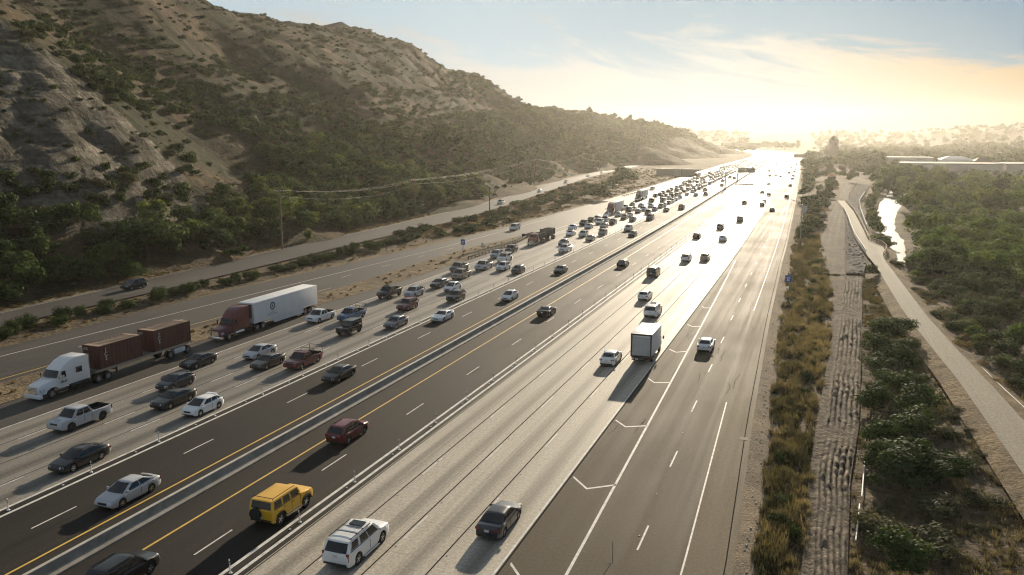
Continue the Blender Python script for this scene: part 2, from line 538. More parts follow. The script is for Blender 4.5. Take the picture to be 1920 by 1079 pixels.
structure('freeway_lanes', strip(MB(), -69.6, -54.25, -30, 2600, 0.0), M['concrete_sb'])
mb = strip(MB(), AUXL, -69.6, -30, 213, 0.0)
structure('freeway_shoulder', mb, M['asphalt_grey'])
mb = strip(MB(), OUTL, OUTR, -30, 213, 0.0)
strip(mb, OUTL, -69.6, 213, 2600, 0.0)
structure('side_road', mb, M['asphalt_grey'])
structure('carpool_lanes', strip(strip(MB(), -54.25, -43.5, -30, 2600, 0.0), -43.5, -31.75, -30, 2600, 0.0), M['asphalt_hov'])
structure('eastbound_lanes', strip(MB(), -31.75, -17.4, -30, 2600, 0.0), M['concrete_nb'])
RSH = [(-30, -5.0), (47, -6.5), (83, -7.6), (133, -8.6), (240, -9.3), (3000, -7.5)]
structure('ramp_lanes', strip(MB(), -17.4, RSH, -30, 2600, 0.0), M['asphalt_old'])
structure('ramp_shoulder', strip(MB(), RSH, RAMPR, -30, 2600, 0.0), M['asphalt_shoulder'])

# painted lines
PZ = 0.006
wl, yl = MB(), MB()
strip(wl, -69.75, -69.58, -30, 1300, PZ)
for a in (-54.1, -53.15, -33.12, -32.28):
    strip(wl, a - 0.13, a + 0.13, -30, 1500, PZ)
strip(wl, -17.46, -17.3, -30, 190, PZ)
strip(wl, [(-30, -95.6), (70, -93.75), (140, -89.4), (183, -86.5), (260, -84.2)], [(-30, -95.43), (70, -93.58), (140, -89.23), (183, -86.33), (260, -84.03)], -30, 260, PZ)
strip(wl, [(213, -73.3), (330, -69.8), (2900, -69.8)], [(213, -73.1), (330, -69.6), (2900, -69.6)], 226, 700, PZ)
strip(wl, [(-30, -11.9), (45, -13.24), (145, -15.56), (185, -16.56)], [(-30, -11.66), (45, -13.04), (145, -15.36), (185, -16.36)], -30, 185, PZ)
strip(wl, [(t[0], t[1] - 0.06) for t in RSH], [(t[0], t[1] + 0.06) for t in RSH], -30, 83, PZ)
strip(wl, [(t[0], t[1] - 0.06) for t in RSH], [(t[0], t[1] + 0.06) for t in RSH], 131, 900, PZ)


def dashes(x, y0, n, ln=3.7, step=14.63, w=0.13):
    for k in range(n):
        y = y0 + k * step
        x_ = (lambda q: li(x, q)) if isinstance(x, list) else (lambda q: x)
        strip(wl, x_(y) - w / 2, x_(y) + w / 2, y, y + ln, PZ)


dashes(-65.85, 49.9 - 29.26, 70)
dashes(-61.85, 55.7 - 29.26, 70)
dashes(-58.0, 55.0 - 29.26, 70)
dashes(-49.5, 52.4 - 29.26, 50)
dashes(-36.4, 38.8 - 14.63, 50)
for q, y0 in ((-28.4, 41.0), (-24.75, 45.5), (-21.05, 50.0)):
    dashes(q, y0 - 14.63, 60)
dashes([(30, -9.5), (50, -9.7), (82, -10.6), (160, -11.8), (300, -12.4)], 49.5 - 14.63, 18, w=0.13)
dashes([(60, -89.2), (140, -85.6), (200, -82.5)], 62.0, 9)
# chevrons in the gore
for x0, y0, x1, y1, x2, y2 in ((-17.0, 45.0, -15.0, 42.6, -12.9, 44.2), (-17.1, 59.4, -15.5, 57.6, -13.55, 59.1), (-17.1, 73.7, -15.8, 72.2, -13.95, 73.2), (-16.95, 88.6, -16.0, 87.2, -14.3, 87.9),
                               (-17.0, 102.4, -15.95, 101.2, -14.6, 102.2), (-17.05, 117.6, -16.2, 116.5, -14.9, 117.0), (-16.9, 131.6, -16.3, 130.4, -15.25, 130.9)):
    q = 0.14
    wl.add([(x0, y0 - q, PZ), (x1, y1 - q, PZ), (x1, y1 + q, PZ), (x0, y0 + q, PZ)], [(0, 1, 2, 3)])
    wl.add([(x1, y1 - q, PZ), (x2, y2 - q, PZ), (x2, y2 + q, PZ), (x1, y1 + q, PZ)], [(0, 1, 2, 3)])
for y in range(-20, 640, 7):                                   # reflective studs beside the lane lines
    for x in (-28.4, -24.75, -21.05, li([(30, -9.6), (82, -10.6), (160, -11.8), (300, -12.4)], y)):
        X = XW(x, y)
        wl.box((X, y + 1.5, 0.02), (0.1, 0.1, 0.03))
structure('lane_markings', wl, M['white'])
strip(yl, -45.62, -45.44, -30, 1500, PZ)
strip(yl, -40.1, -39.92, -30, 1500, PZ)
strip(yl, [(-30, -85.2), (62, -84.6), (91, -84.1), (125, -81.6)], [(-30, -85.03), (62, -84.43), (91, -83.93), (125, -81.43)], -30, 125, PZ)
structure('edge_markings', yl, M['yellow'])
# dark seams and sealed cracks between the concrete lanes
sm = MB()
for x in (-28.62, -24.97, -21.27, -31.62):
    strip(sm, x - 0.05, x + 0.05, -30, 900, 0.004)
for x in (-66.05, -62.05, -58.2):
    strip(sm, x - 0.045, x + 0.045, -30, 600, 0.004)
strip(sm, -17.22, -17.12, -30, 260, 0.004)
for x in (-4.1,):
    strip(sm, [(t[0], t[1] - 0.55) for t in RAMPR], [(t[0], t[1] - 0.47) for t in RAMPR], -30, 400, 0.004)
for k in range(26):                                            # crooked sealed cracks
    x, y = random.choice([random.uniform(-17, -5), random.uniform(-17, -5), random.uniform(-53, -34)]), random.uniform(40, 170)
    pts = [(x + random.uniform(-.15, .15) * j, y + j * random.uniform(.5, 1.4)) for j in range(6)]
    for (xa, ya), (xb, yb) in zip(pts[:-1], pts[1:]):
        sm.add([(xa - .02, ya, .004), (xa + .02, ya, .004), (xb + .02, yb, .004), (xb - .02, yb, .004)], [(0, 1, 2, 3)])
structure('pavement_seams', sm, pmat('crack_sealant', (0.03, 0.028, 0.026), 0.95, spec=0.0))
# paved apron patches on the right shoulder (drain inlet, broken patch)
dr = MB()
dr.box((-5.2, 72.9, 0.008), (.72, .8, 0.016))
structure('drain_inlet', dr, M['path'])

# ================================================================ ground, hill
CREEKC = [(190, 17.4, 0.6), (206, 17.6, 0.3), (240, 18.8, 0.9), (262, 18.5, 1.1), (290, 19.6, 1.2), (330, 22.6, 1.8), (380, 27.5, 3.0), (470, 38, 3), (640, 60, 3)]


def creek_depth(x, y):
    c = np.interp(y, [t[0] for t in CREEKC], [t[1] for t in CREEKC])
    w = np.interp(y, [t[0] for t in CREEKC], [t[2] for t in CREEKC])
    d = np.maximum(0, np.abs(x - c) - w)
    return np.where(y > 180, -1.5 * np.exp(-(d / 1.3) ** 2), 0.0) * np.clip((y - 190) / 20.0, 0, 1)


def ground_z(x, y):
    z = -0.05 + 0 * x
    right = np.clip((x + 2.0) / 10.0, 0, 1) * np.clip(1.6 - y / 1500.0, 0, 1)
    z = z + right * (fbm(x / 9.0, y / 9.0, 3) * 0.9 - 0.10)
    z = z - 4.0 * np.clip((x - np.interp(y, [t[0] for t in CREEKC], [t[1] + t[2] + 3.4 for t in CREEKC])) / 12.0, 0, 1) * np.clip((y - 150.0) / 130.0, 0, 1) * np.clip((1500 - y) / 500, 0, 1)
    # open flank of the bank between the furrowed strip and the path
    z = z + creek_depth(x, y)
    left = np.clip((-x - 83.0) / 3.0, 0, 1) * np.clip((119 + x) / 6.0, 0, 1)
    z = z + left * np.where((x < -99) & (x > -106.5), 0.25, 0.0)
    # rising land far to the right and at the horizon
    hr = np.clip((x - 120 - (y - 1200) * 0.05) / 500.0, 0, 1)
    z = z + np.clip((y - 1150) / 1300.0, 0, 1) ** 1.3 * hr * (44 + 46 * fbm(x / 260.0, y / 300.0, 9))
    z = z + np.clip((y - 2150) / 600.0, 0, 1) * (40 + 46 * fbm(x / 330.0, y / 500.0, 21))
    return z


def grid_mesh(name, xs, ys, zf, mats, tint=None):
    X, Y = np.meshgrid(xs, ys)
    Z = zf(X, Y)
    V = np.stack([X, Y, Z], -1).reshape(-1, 3)
    nx, ny = len(xs), len(ys)
    i = (np.arange(ny - 1)[:, None] * nx + np.arange(nx - 1)[None, :]).ravel()
    F = np.stack([i, i + 1, i + nx + 1, i + nx], -1)
    me = fast_mesh(name, V, F, mats)
    me.polygons.foreach_set('use_smooth', np.ones(len(F), bool))
    return me


gxs = np.unique(np.concatenate([np.arange(-2800, -400, 200), np.arange(-400, -130, 30), np.arange(-130, -6, 3.0), np.arange(-6, 45, 1.0), np.arange(45, 260, 6), np.arange(260, 1000, 40), np.arange(1000, 2900, 150)]))
gys = np.unique(np.concatenate([np.arange(-120, 30, 15), np.arange(30, 420, 1.6), np.arange(420, 900, 8), np.arange(900, 2500, 50), np.arange(2500, 2950, 60)]))
g = place('ground', grid_mesh('ground', gxs, gys, ground_z, [M['soil']]))
tag(g, kind='structure')

CTL = [(-286, 321, 90.2), (-297, 377, 93.1), (-307, 445, 95.6), (-309, 491, 97.0), (-313, 547, 101.1), (-316, 602, 99.7), (-319, 645, 97.3), (-319, 734, 81.1), (-316, 810, 72.5), (-315, 907, 62.5), (-296, 1018, 57.6), (-281, 1094, 50.4), (-262, 1171, 44.4), (-241, 1308, 34.7), (-223, 1433, 23.8), (-286, 279, 96.8), (-296, 239, 99.6), (-306, 207, 100.9), (-139, 123, 8.6), (-149, 121, 17.0), (-155, 120, 22.3), (-158, 135, 27.6), (-149, 145, 18.2), (-138, 144, 11.2), (-175, 137, 36.0), (-167, 147, 36.3), (-221, 155, 67.1), (-197, 157, 57.0), (-189, 160, 48.5), (-182, 166, 42.8), (-175, 170, 35.9), (-165, 174, 27.2), (-154, 173, 17.6), (-144, 169, 10.5), (-248, 218, 67.5), (-234, 225, 54.6), (-223, 237, 43.3), (-203, 234, 31.1), (-269, 289, 80.2), (-266, 325, 65.8), (-185, 237, 28.3), (-164, 204, 15.5), (-140, 189, 7.8), (-128, 181, 3.1), (-231, 351, 46.9), (-205, 355, 34.1), (-160, 289, 12.0), (-137, 250, 1.3), (-240, 484, 53.3), (-201, 425, 26.5), (-176, 419, 15.0), (-255, 609, 51.2), (-150, 392, 5.2), (-170, 491, 6.8), (-229, 661, 30.9), (-223, 768, 21.5), (-187, 675, 8.9), (-207, 927, 20.6), (-176, 842, 10.4), (-265, 424, 71.9)]
FOOT = [(-119, 20), (-120, 60), (-121, 90), (-124, 120), (-127, 161), (-127, 200), (-130, 252), (-138, 337), (-155, 439), (-166, 530), (-178, 623), (-196, 824), (-206, 1050), (-212, 1418), (-160, 1600), (-250, 1640)]
BACK = [(-420, 330, 70), (-440, 500, 80), (-450, 650, 75), (-450, 800, 55), (-430, 950, 40), (-400, 1100, 30), (-380, 1300, 15), (-400, 1500, 0), (-420, 180, 90), (-300, 60, 80), (-200, 50, 45), (-160, 40, 18), (-230, 100, 66), (-180, 90, 40), (-150, 80, 14)]
PTS = np.array(CTL + [(x, y, 0.4) for x, y in FOOT] + [(x + 12, y, -1.2) for x, y in FOOT] + BACK, float)


def tps_fit(P, lam=2.0):
    xy = P[:, :2] / 100.0
    n = len(P)
    r2 = ((xy[:, None] - xy[None]) ** 2).sum(-1)
    K = np.where(r2 > 0, r2 * np.log(np.maximum(r2, 1e-9)), 0) + lam * 0.01 * np.eye(n)
    A = np.zeros((n + 3, n + 3))
    A[:n, :n] = K
    A[:n, n] = 1
    A[:n, n + 1:] = xy
    A[n, :n] = 1
    A[n + 1:, :n] = xy.T
    return np.linalg.solve(A, np.concatenate([P[:, 2], [0, 0, 0]]))


TW = tps_fit(PTS)


def tps(x, y):
    x, y = np.asarray(x, float) / 100.0, np.asarray(y, float) / 100.0
    out = TW[-3] + TW[-2] * x + TW[-1] * y
    for (px_, py_, _), w in zip(PTS, TW):
        r2 = (x - px_ / 100.0) ** 2 + (y - py_ / 100.0) ** 2
        out = out + w * np.where(r2 > 0, r2 * np.log(np.maximum(r2, 1e-9)), 0)
    return out


BLUFF = [(-205, 140), (-182, 128), (-158, 112), (-148, 100), (-136, 128), (-136, 150), (-146, 166), (-160, 170), (-176, 168), (-190, 158), (-215, 152)]


def in_poly(x, y, poly):
    c = np.zeros(np.shape(x), bool)
    n = len(poly)
    for i in range(n):
        (xa, ya), (xb, yb) = poly[i], poly[i - 1]
        k = ((ya > y) != (yb > y)) & (x < (xb - xa) * (y - ya) / (yb - ya + 1e-9) + xa)
        c ^= k
    return c


def bluff_mask(x, y):
    """1 on the eroded face of the near bluff"""
    j = 6.0
    m = 0.0
    for dx, dy in ((0, 0), (j, 0), (-j, 0), (0, j), (0, -j)):
        m = m + in_poly(x + dx + 14 * fbm(x / 15.0, y / 15.0, 5), y + dy, BLUFF) * 0.2
    return m


def hill_z(x, y):
    z = tps(x, y)
    s = np.clip(z / 14.0, 0, 1)
    far = np.clip((np.hypot(x, y) - 150) / 500.0, 0, 1)
    n1 = fbm(x / 38.0, y / 38.0, 31, 4) * (5.5 + 7 * far)
    gully = (np.abs(fbm(x / 30.0 + 0.4 * fbm(x / 12.0, y / 12.0, 2), y / 55.0, 44, 3)) - 0.12) * (10.0 + 14 * far)
    n2 = fbm(x / 6.0, y / 6.0, 51, 3) * 1.1
    bm_ = bluff_mask(x, y)
    rill = (np.abs(fbm(x / 9.0 + y / 14.0, z / 30.0 + y / 34.0, 61, 4)) - 0.1) * 11.0 * bm_ + fbm(x / 3.0, y / 3.0, 66, 3) * 3.2 * bm_
    return z + s * (n1 + gully + n2 + rill)


hxs = np.concatenate([np.arange(-470, -330, 6.0), np.arange(-330, -104, 1.9)])
hys = np.concatenate([np.arange(10, 80, 4.0), np.arange(80, 300, 1.7), np.arange(300, 700, 3.0), np.arange(700, 1600, 6.0)])


def hill_material():
    m = bpy.data.materials.new('hillside')
    m.use_nodes = True
    T = NT(m.node_tree)
    t = T.n('ShaderNodeTexCoord').outputs['Object']
    bl = T.n('ShaderNodeAttribute', attribute_name='bluff').outputs['Fac']
    a = T.noise(t, 0.022, 6.0, 0.62, 0.5)
    b_ = T.noise(t, 0.11, 6.0, 0.65)
    f = T.noise(t, 0.9, 4.0, 0.7)
    gr = T.ramp(b_, [(0.28, (0.050, 0.038, 0.025)), (0.45, (0.082, 0.059, 0.036)), (0.6, (0.125, 0.09, 0.05)), (0.74, (0.27, 0.20, 0.11))])  # dry grass tones; the palest stop paints in golden sunlit patches
    br = T.ramp(T.noise(t, 0.25, 5.0, 0.65), [(0.35, (0.022, 0.026, 0.012)), (0.65, (0.045, 0.046, 0.022))])
    c = T.mix(T.smooth(a, 0.44, 0.57), gr, br)
    rill = T.n('ShaderNodeMapping', {'Vector': t, 'Scale': (0.5, 0.5, 0.12)}).outputs[0]
    r1 = T.noise(rill, 0.55, 6.0, 0.7, 0.6)
    bc = T.ramp(r1, [(0.32, (0.048, 0.042, 0.032)), (0.46, (0.118, 0.104, 0.080)), (0.62, (0.205, 0.183, 0.144))])
    zc = T.n('ShaderNodeMapping', {'Vector': t, 'Scale': (0.03, 0.03, 0.55)}).outputs[0]
    st = T.smooth(T.noise(zc, 1.0, 5.0, 0.65, 0.8), 0.35, 0.65, 0.62, 1.25)
    bc = T.mix(1.0, bc, T.n('ShaderNodeCombineColor', {0: st, 1: st, 2: st}).outputs[0], 'MULTIPLY')
    bc = T.mix(T.smooth(b_, 0.54, 0.66, 0.0, 0.85), bc, (0.045, 0.043, 0.03))
    c = T.mix(T.smooth(T.math('ADD', bl, T.math('MULTIPLY', T.math('SUBTRACT', f, 0.5), 0.5)), 0.3, 0.7), c, bc)
    g_ = T.smooth(f, 0.25, 0.75, 0.65, 1.3)
    c = T.mix(1.0, c, T.n('ShaderNodeCombineColor', {0: g_, 1: g_, 2: g_}).outputs[0], 'MULTIPLY')
    bp = T.n('ShaderNodeBump', {'Height': T.math('ADD', f, T.math('MULTIPLY', r1, 1.5)), 'Strength': 1.0, 'Distance': 0.7})
    b = T.n('ShaderNodeBsdfPrincipled', {'Base Color': c, 'Roughness': 0.95, 'Specular IOR Level': 0.08, 'Normal': bp.outputs[0]})
    T.n('ShaderNodeOutputMaterial', {0: b.outputs[0]})
    return m


M['hill'] = hill_material()
hme = grid_mesh('hillside', hxs, hys, hill_z, [M['hill']])
HX, HY = np.meshgrid(hxs, hys)
at = hme.attributes.new('bluff', 'FLOAT', 'POINT')
at.data.foreach_set('value', np.ascontiguousarray(bluff_mask(HX, HY).ravel(), np.float32))
hill = tag(place('hillside', hme), kind='structure')
HZ = np.array([v.co.z for v in hme.vertices]).reshape(len(hys), len(hxs))


def hz(x, y):
    """height of the hill mesh at a point (bilinear)"""
    i = int(np.clip(np.searchsorted(hxs, x) - 1, 0, len(hxs) - 2))
    j = int(np.clip(np.searchsorted(hys, y) - 1, 0, len(hys) - 2))
    u, v = (x - hxs[i]) / (hxs[i + 1] - hxs[i]), (y - hys[j]) / (hys[j + 1] - hys[j])
    return float((HZ[j, i] * (1 - u) + HZ[j, i + 1] * u) * (1 - v) + (HZ[j + 1, i] * (1 - u) + HZ[j + 1, i + 1] * u) * v)


def land_z(x, y):
    return max(float(ground_z(np.array(float(x)), np.array(float(y)))), hz(x, y) if -465 < x < -106 and 12 < y < 1590 else -9)


# ---------------------------------------------------------------- frontage road and verges
FRL = [(-30, -115.5), (87, -116.8), (120, -118.6), (161, -121.5), (200, -122.5), (252, -125.5), (337, -132.5), (439, -148.0), (520, -158), (623, -168), (720, -174), (824, -180), (950, -190), (1100, -202), (1418, -206), (1800, -195)]
FRR = [(-30, -108.2), (107, -107.6), (142, -108.6), (173, -110.0), (244, -111.0), (311, -118.0), (400, -130.0), (464, -139.0), (560, -151), (640, -158), (824, -169), (950, -178), (1100, -190), (1418, -194), (1800, -182)]
structure('frontage_road', strip(MB(), FRL, FRR, -30, 1800, 0.28, warp=False), M['asphalt_grey'])
mb = strip(MB(), [(t[0], t[1] - 3.2) for t in FRL], [(t[0], t[1] - 0.0) for t in FRL], -30, 600, 0.265, warp=False)
structure('roadside_verge', mb, M['gore'])
fl = MB()
strip(fl, [(t[0], t[1] + 0.5) for t in FRL], [(t[0], t[1] + 0.62) for t in FRL], -30, 500, 0.285, warp=False)
structure('frontage_markings', fl, M['white'])
mb = strip(MB(), OUTR, AUXL, -30, 213, 0.03)
structure('gore_ground', mb, M['gore'])
mb = strip(MB(), [(t[0], t[1] - 2.2) for t in OUTL], OUTL, -30, 700, 0.01)
structure('verge_ground', mb, M['gore'])
mb = strip(MB(), RAMPR, [(t[0], t[1] + 2.3) for t in RAMPR], -30, 900, 0.012)
structure('gravel_verge', mb, M['verge'])

# ---------------------------------------------------------------- right bank: furrowed strip, dirt road, riprap, path, creek
FU_L = [(30, -0.2), (50, 0.3), (65, 0.4), (79, 0.9), (114, 2.4), (170, 4.4)]
FU_R = [(30, 2.2), (50, 2.9), (66, 3.5), (80, 4.6), (116, 6.2), (172, 8.4)]


def ribbon_grid(name, L, R, y0, y1, nu, dy, zf, mat):
    ys = np.arange(y0, y1 + 0.01, dy)
    u = np.linspace(0, 1, nu)
    Y = np.repeat(ys[:, None], nu, 1)
    l, r = li(L, ys)[:, None], li(R, ys)[:, None]
    X = l + (r - l) * u[None]
    Z = zf(X, Y, np.repeat(u[None], len(ys), 0))
    V = np.stack([X, Y, Z], -1).reshape(-1, 3)
    i = (np.arange(len(ys) - 1)[:, None] * nu + np.arange(nu - 1)[None]).ravel()
    me = fast_mesh(name, V, np.stack([i, i + 1, i + nu + 1, i + nu], -1), [mat])
    me.polygons.foreach_set('use_smooth', np.ones(len(me.polygons), bool))
    return tag(place(name, me), kind='structure')


def furrow_z(X, Y, U):
    e = np.minimum(1, np.minimum(U, 1 - U) * 12)
    ph = U * 7.2 + 0.9 * fbm(X / 2.0, Y / 5.0, 71)
    rows = np.abs(np.sin(pi * ph)) ** 0.6
    flat = np.clip(np.abs(fbm(X / 7.0, Y / 11.0, 75) * 2.6 + 0.75), 0, 1) * np.clip((U - 0.16) * 9, 0, 1)
    br = 0.55 + 0.9 * vnoise(X / 0.5, Y / 0.8, 72)
    return 0.16 + e * (rows * flat * br * 0.36 + 0.25 * fbm(X / 3.0, Y / 4.0, 73) + 0.16 * fbm(X / 0.4, Y / 0.5, 74))


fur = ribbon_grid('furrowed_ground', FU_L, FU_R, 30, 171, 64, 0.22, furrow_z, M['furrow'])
# soil colour scaled row by row: pale on the crests, dark in the troughs
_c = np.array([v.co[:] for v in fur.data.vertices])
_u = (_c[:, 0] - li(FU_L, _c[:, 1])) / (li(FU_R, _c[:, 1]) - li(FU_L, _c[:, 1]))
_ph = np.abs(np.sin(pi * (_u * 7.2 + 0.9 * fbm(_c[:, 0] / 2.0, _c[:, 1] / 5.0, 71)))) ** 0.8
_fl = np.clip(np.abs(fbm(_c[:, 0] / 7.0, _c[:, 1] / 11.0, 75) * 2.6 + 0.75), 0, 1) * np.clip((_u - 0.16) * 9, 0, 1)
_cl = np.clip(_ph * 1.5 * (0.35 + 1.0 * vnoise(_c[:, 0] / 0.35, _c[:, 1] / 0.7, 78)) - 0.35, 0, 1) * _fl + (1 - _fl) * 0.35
_a = fur.data.attributes.new('row_tone', 'FLOAT', 'POINT')
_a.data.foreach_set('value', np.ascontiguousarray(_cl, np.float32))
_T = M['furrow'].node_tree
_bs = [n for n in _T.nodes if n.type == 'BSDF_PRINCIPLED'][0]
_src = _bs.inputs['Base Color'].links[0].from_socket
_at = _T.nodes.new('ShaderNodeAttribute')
_at.attribute_name = 'row_tone'
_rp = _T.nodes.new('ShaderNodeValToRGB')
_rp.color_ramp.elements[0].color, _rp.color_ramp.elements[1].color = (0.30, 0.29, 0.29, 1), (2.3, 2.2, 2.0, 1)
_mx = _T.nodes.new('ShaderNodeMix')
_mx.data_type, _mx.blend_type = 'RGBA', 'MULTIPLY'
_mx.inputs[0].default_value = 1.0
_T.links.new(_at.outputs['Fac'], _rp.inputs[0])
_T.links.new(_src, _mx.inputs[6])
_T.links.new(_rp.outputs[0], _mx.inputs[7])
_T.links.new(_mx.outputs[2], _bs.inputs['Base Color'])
ribbon_grid('dirt_road', [(172, -0.6), (245, 1.0), (330, 4.2), (420, 8.0), (563, 15)], [(172, 5.2), (245, 6.6), (279, 7.4), (330, 9.0), (420, 12), (563, 20)],
            172, 560, 14, 1.2, lambda X, Y, U: 0.18 + 0.10 * np.sin(U * 19) * (1 + fbm(X / 4, Y / 9, 80)) + 0.12 * fbm(X / 2, Y / 3, 81), M['dirtroad'])
ribbon_grid('riprap_slope', [(172, 5.4), (205, 6.0), (245, 6.8), (300, 7.8)], [(172, 8.6), (190, 9.9), (205, 9.6), (235, 8.5), (288, 8.3), (300, 8.2)],
            172, 300, 22, 0.5, lambda X, Y, U: 0.34 + 0.5 * vnoise(X / 0.55, Y / 0.8, 83) + 0.25 * fbm(X / 3, Y / 3, 84) - 0.5 * (U < 0.03), M['riprap'])
ribbon_grid('riprap_bank', [(300, 11.4), (330, 10.8), (370, 9.6), (420, 12.5), (520, 19)], [(300, 12.8), (330, 13.2), (370, 14.5), (420, 18.5), (520, 26)],
            262, 520, 22, 0.8, lambda X, Y, U: 0.2 + 0.5 * vnoise(X / 0.6, Y / 1.0, 85) + 0.3 * fbm(X / 4, Y / 4, 86), M['riprap'])
PL = [(20, 18.2), (40, 17.4), (70, 16.2), (99, 15.1), (110, 14.3), (136, 12.7), (187, 11.2), (202, 10.2), (235, 8.8), (289, 8.5), (334, 7.8), (375, 6.4)]
PR = [(20, 22.4), (60, 20.0), (85, 19.0), (100, 18.0), (111, 17.1), (133, 15.7), (188, 13.8), (198, 13.5), (206, 14.6), (214, 15.0), (222, 14.4), (229, 11.9), (257, 11.9), (321, 11.1), (371, 9.3), (375, 9.0)]
pm = strip(MB(), PL, PR, 20, 375, 0.62, warp=False)
structure('concrete_path', pm, M['path'])
ribbon_grid('path_shoulder', [(t[0], t[1] - 1.7) for t in PL], [(t[0], t[1] + 0.05) for t in PL], 20, 172, 8, 1.0, lambda X, Y, U: 0.05 + U * 0.55 + 0.2 * fbm(X / 1.5, Y / 2, 87) * (1 - U), M['gore'])
ribbon_grid('path_bank', [(t[0], t[1] - 0.05) for t in PR], [(t[0], t[1] + 2.4) for t in PR], 20, 258, 10, 1.0, lambda X, Y, U: 0.60 - U * 0.75 + 0.25 * fbm(X / 1.5, Y / 2, 88) * U, M['gore'])
wat = bpy.data.materials.new('creek_water')
wat.use_nodes = True
T = NT(wat.node_tree)
t_ = T.n('ShaderNodeTexCoord').outputs['Object']
bp = T.n('ShaderNodeBump', {'Height': T.noise(t_, 1.6, 3.0, 0.6), 'Strength': 0.35, 'Distance': 0.05})
b_ = T.n('ShaderNodeBsdfPrincipled', {'Base Color': (0.03, 0.035, 0.03, 1), 'Roughness': 0.33, 'Specular IOR Level': 1.0, 'Normal': bp.outputs[0]})
T.n('ShaderNodeOutputMaterial', {0: b_.outputs[0]})
cw = MB()
strip(cw, [(t[0], t[1] - t[2] - 3) for t in CREEKC], [(t[0], t[1] + t[2] + 2.0) for t in CREEKC], 192, 640, -0.62, warp=False)
structure('creek_water', cw, wat)


# ================================================================ roadside furniture
# concrete median barrier with its slab
mbar = MB()
ys = np.concatenate([np.arange(-30, 1000, 12), np.arange(1000, 2600, 40)])
prof = [(-.46, 0), (-.46, .12), (-.20, .36), (-.14, .92), (.14, .92), (.20, .36), (.46, .12), (.46, 0)]
vs, fs, ms = [], [], []
for k, y in enumerate(ys):
    o = float(cx(y)) - 42.9
    hh = 1.0 + .02 * (k % 2)
    vs += [(x + o, y, z * hh) for x, z in prof]
    if k:
        for j in range(len(prof) - 1):
            fs.append(((k - 1) * 8 + j, k * 8 + j, k * 8 + j + 1, (k - 1) * 8 + j + 1))
            ms.append(1 if j == 3 else 0)
mbar.add(vs, fs)
mbar.m = ms
tag(mbar.build('median_barrier', [M['barrier'], M['barrier_top']], smooth=False), 'long grey concrete barrier between the two yellow edge lines', 'barrier')
strip_m = MB()
strip(strip_m, -43.75, -43.36, -30, 1400, 0.004)
structure('median_slab', strip_m, M['barrier'])

# flexible posts between the double white lines
pm_ = MB().cyl((0, 0, 0), (0, 0, .92), .042, .036, 8).cyl((0, 0, 0), (0, 0, .05), .13, .10, 8).cyl((0, 0, .70), (0, 0, .78), .046, .046, 8, 1).cyl((0, 0, .56), (0, 0, .62), .046, .046, 8, 1)
post_me = pm_.mesh('lane_post', [M['plastic_white'], M['trim']])
for line, y0, lab in ((-53.62, 32.0, 'white flexible post between the double lines of the oncoming carpool lanes'), (-32.7, 30.5, 'white flexible post between the double lines beside the pale concrete lanes')):
    y, k = y0, 0
    while y < 520:
        o = place('lane_post', post_me, None, (XW(line, y), y, 0))
        o.rotation_euler = (random.gauss(0, .05), random.gauss(0, .05), 0)
        tag(o, lab, 'post', 'lane posts left' if line < -40 else 'lane posts right')
        y += 7.3
        k += 1
stud_me = MB().box((0, 0, .02), (.16, .16, .05), top=(.6, .6)).mesh('road_stud', [M['plastic_white']])
for line in (-53.62, -32.7):
    for k in range(36):
        y = 33 + k * 3.65
        if k % 2 == 0: continue
        tag(place('road_stud', stud_me, None, (XW(line, y), y, 0)), 'small white road stud lying between the double white lines', 'stud', 'road studs')

# guard rail and crash cushion at the gore
gr = thing('guard_rail', 'weathered guard rail on posts beside the jam, ending at the black cushion', 'guard rail', (-72.6, 166, 0))
rail = MB()
pts = [(0, 0), (0.1, 12), (0.2, 24), (0.0, 32), (-1.4, 42)]
for dx in (0, -2.2):
    q = [(x + dx * (1 - yy / 46), yy) for x, yy in pts]
    for (xa, ya), (xb, yb) in zip(q[:-1], q[1:]):
        for z0, z1, off in ((.45, .56, .04), (.56, .64, -.02), (.64, .76, .04)):
            rail.add([(xa + off, ya, z0), (xb + off, yb, z0), (xb + off, yb, z1), (xa + off, ya, z1), (xa + off + .02, ya, z0), (xb + off + .02, yb, z0), (xb + off + .02, yb, z1), (xa + off + .02, ya, z1)],
                     [(0, 1, 2, 3), (4, 7, 6, 5), (3, 2, 6, 7), (0, 4, 5, 1)])
rail.build('rail', M['steel'], gr, smooth=False)
pme = MB().box((0, 0, .38), (.16, .2, .8)).mesh('post', [M['wood']])
for k in range(21):
    yy = k * 2.0
    place('post', pme, gr, (float(np.interp(yy, [p[1] for p in pts], [p[0] for p in pts])) - .14, yy, 0))
cc = thing('crash_cushion', 'black ribbed crash cushion at the end of the guard rail', 'crash cushion', (-74.6, 208, 0))
b = MB()
for k in range(7):
    b.box((0, k * .92, .62), (1.1, .84, 1.15))
b.build('cushion_cell', M['plastic_black'], cc, bevel=.04)
MB().box((0, 3.0, .1), (1.3, 7.2, .16)).build('base', M['steel'], cc)
r2 = thing('guard_rail', 'low pale guard rail along the left shoulder beyond the crash cushion', 'guard rail', (XW(-82.3, 372), 372, 0))
q = MB()
for k in range(10):
    ya, yb = k * 7, (k + 1) * 7
    oa, ob = XW(-82.3, 372 + ya) - XW(-82.3, 372) + ya * .05, XW(-82.3, 372 + yb) - XW(-82.3, 372) + yb * .05
    q.add([(oa, ya, .45), (ob, yb, .45), (ob, yb, .8), (oa, ya, .8), (oa + .06, ya, .45), (ob + .06, yb, .45), (ob + .06, yb, .8), (oa + .06, ya, .8)], [(0, 1, 2, 3), (4, 7, 6, 5), (3, 2, 6, 7), (0, 4, 5, 1)])
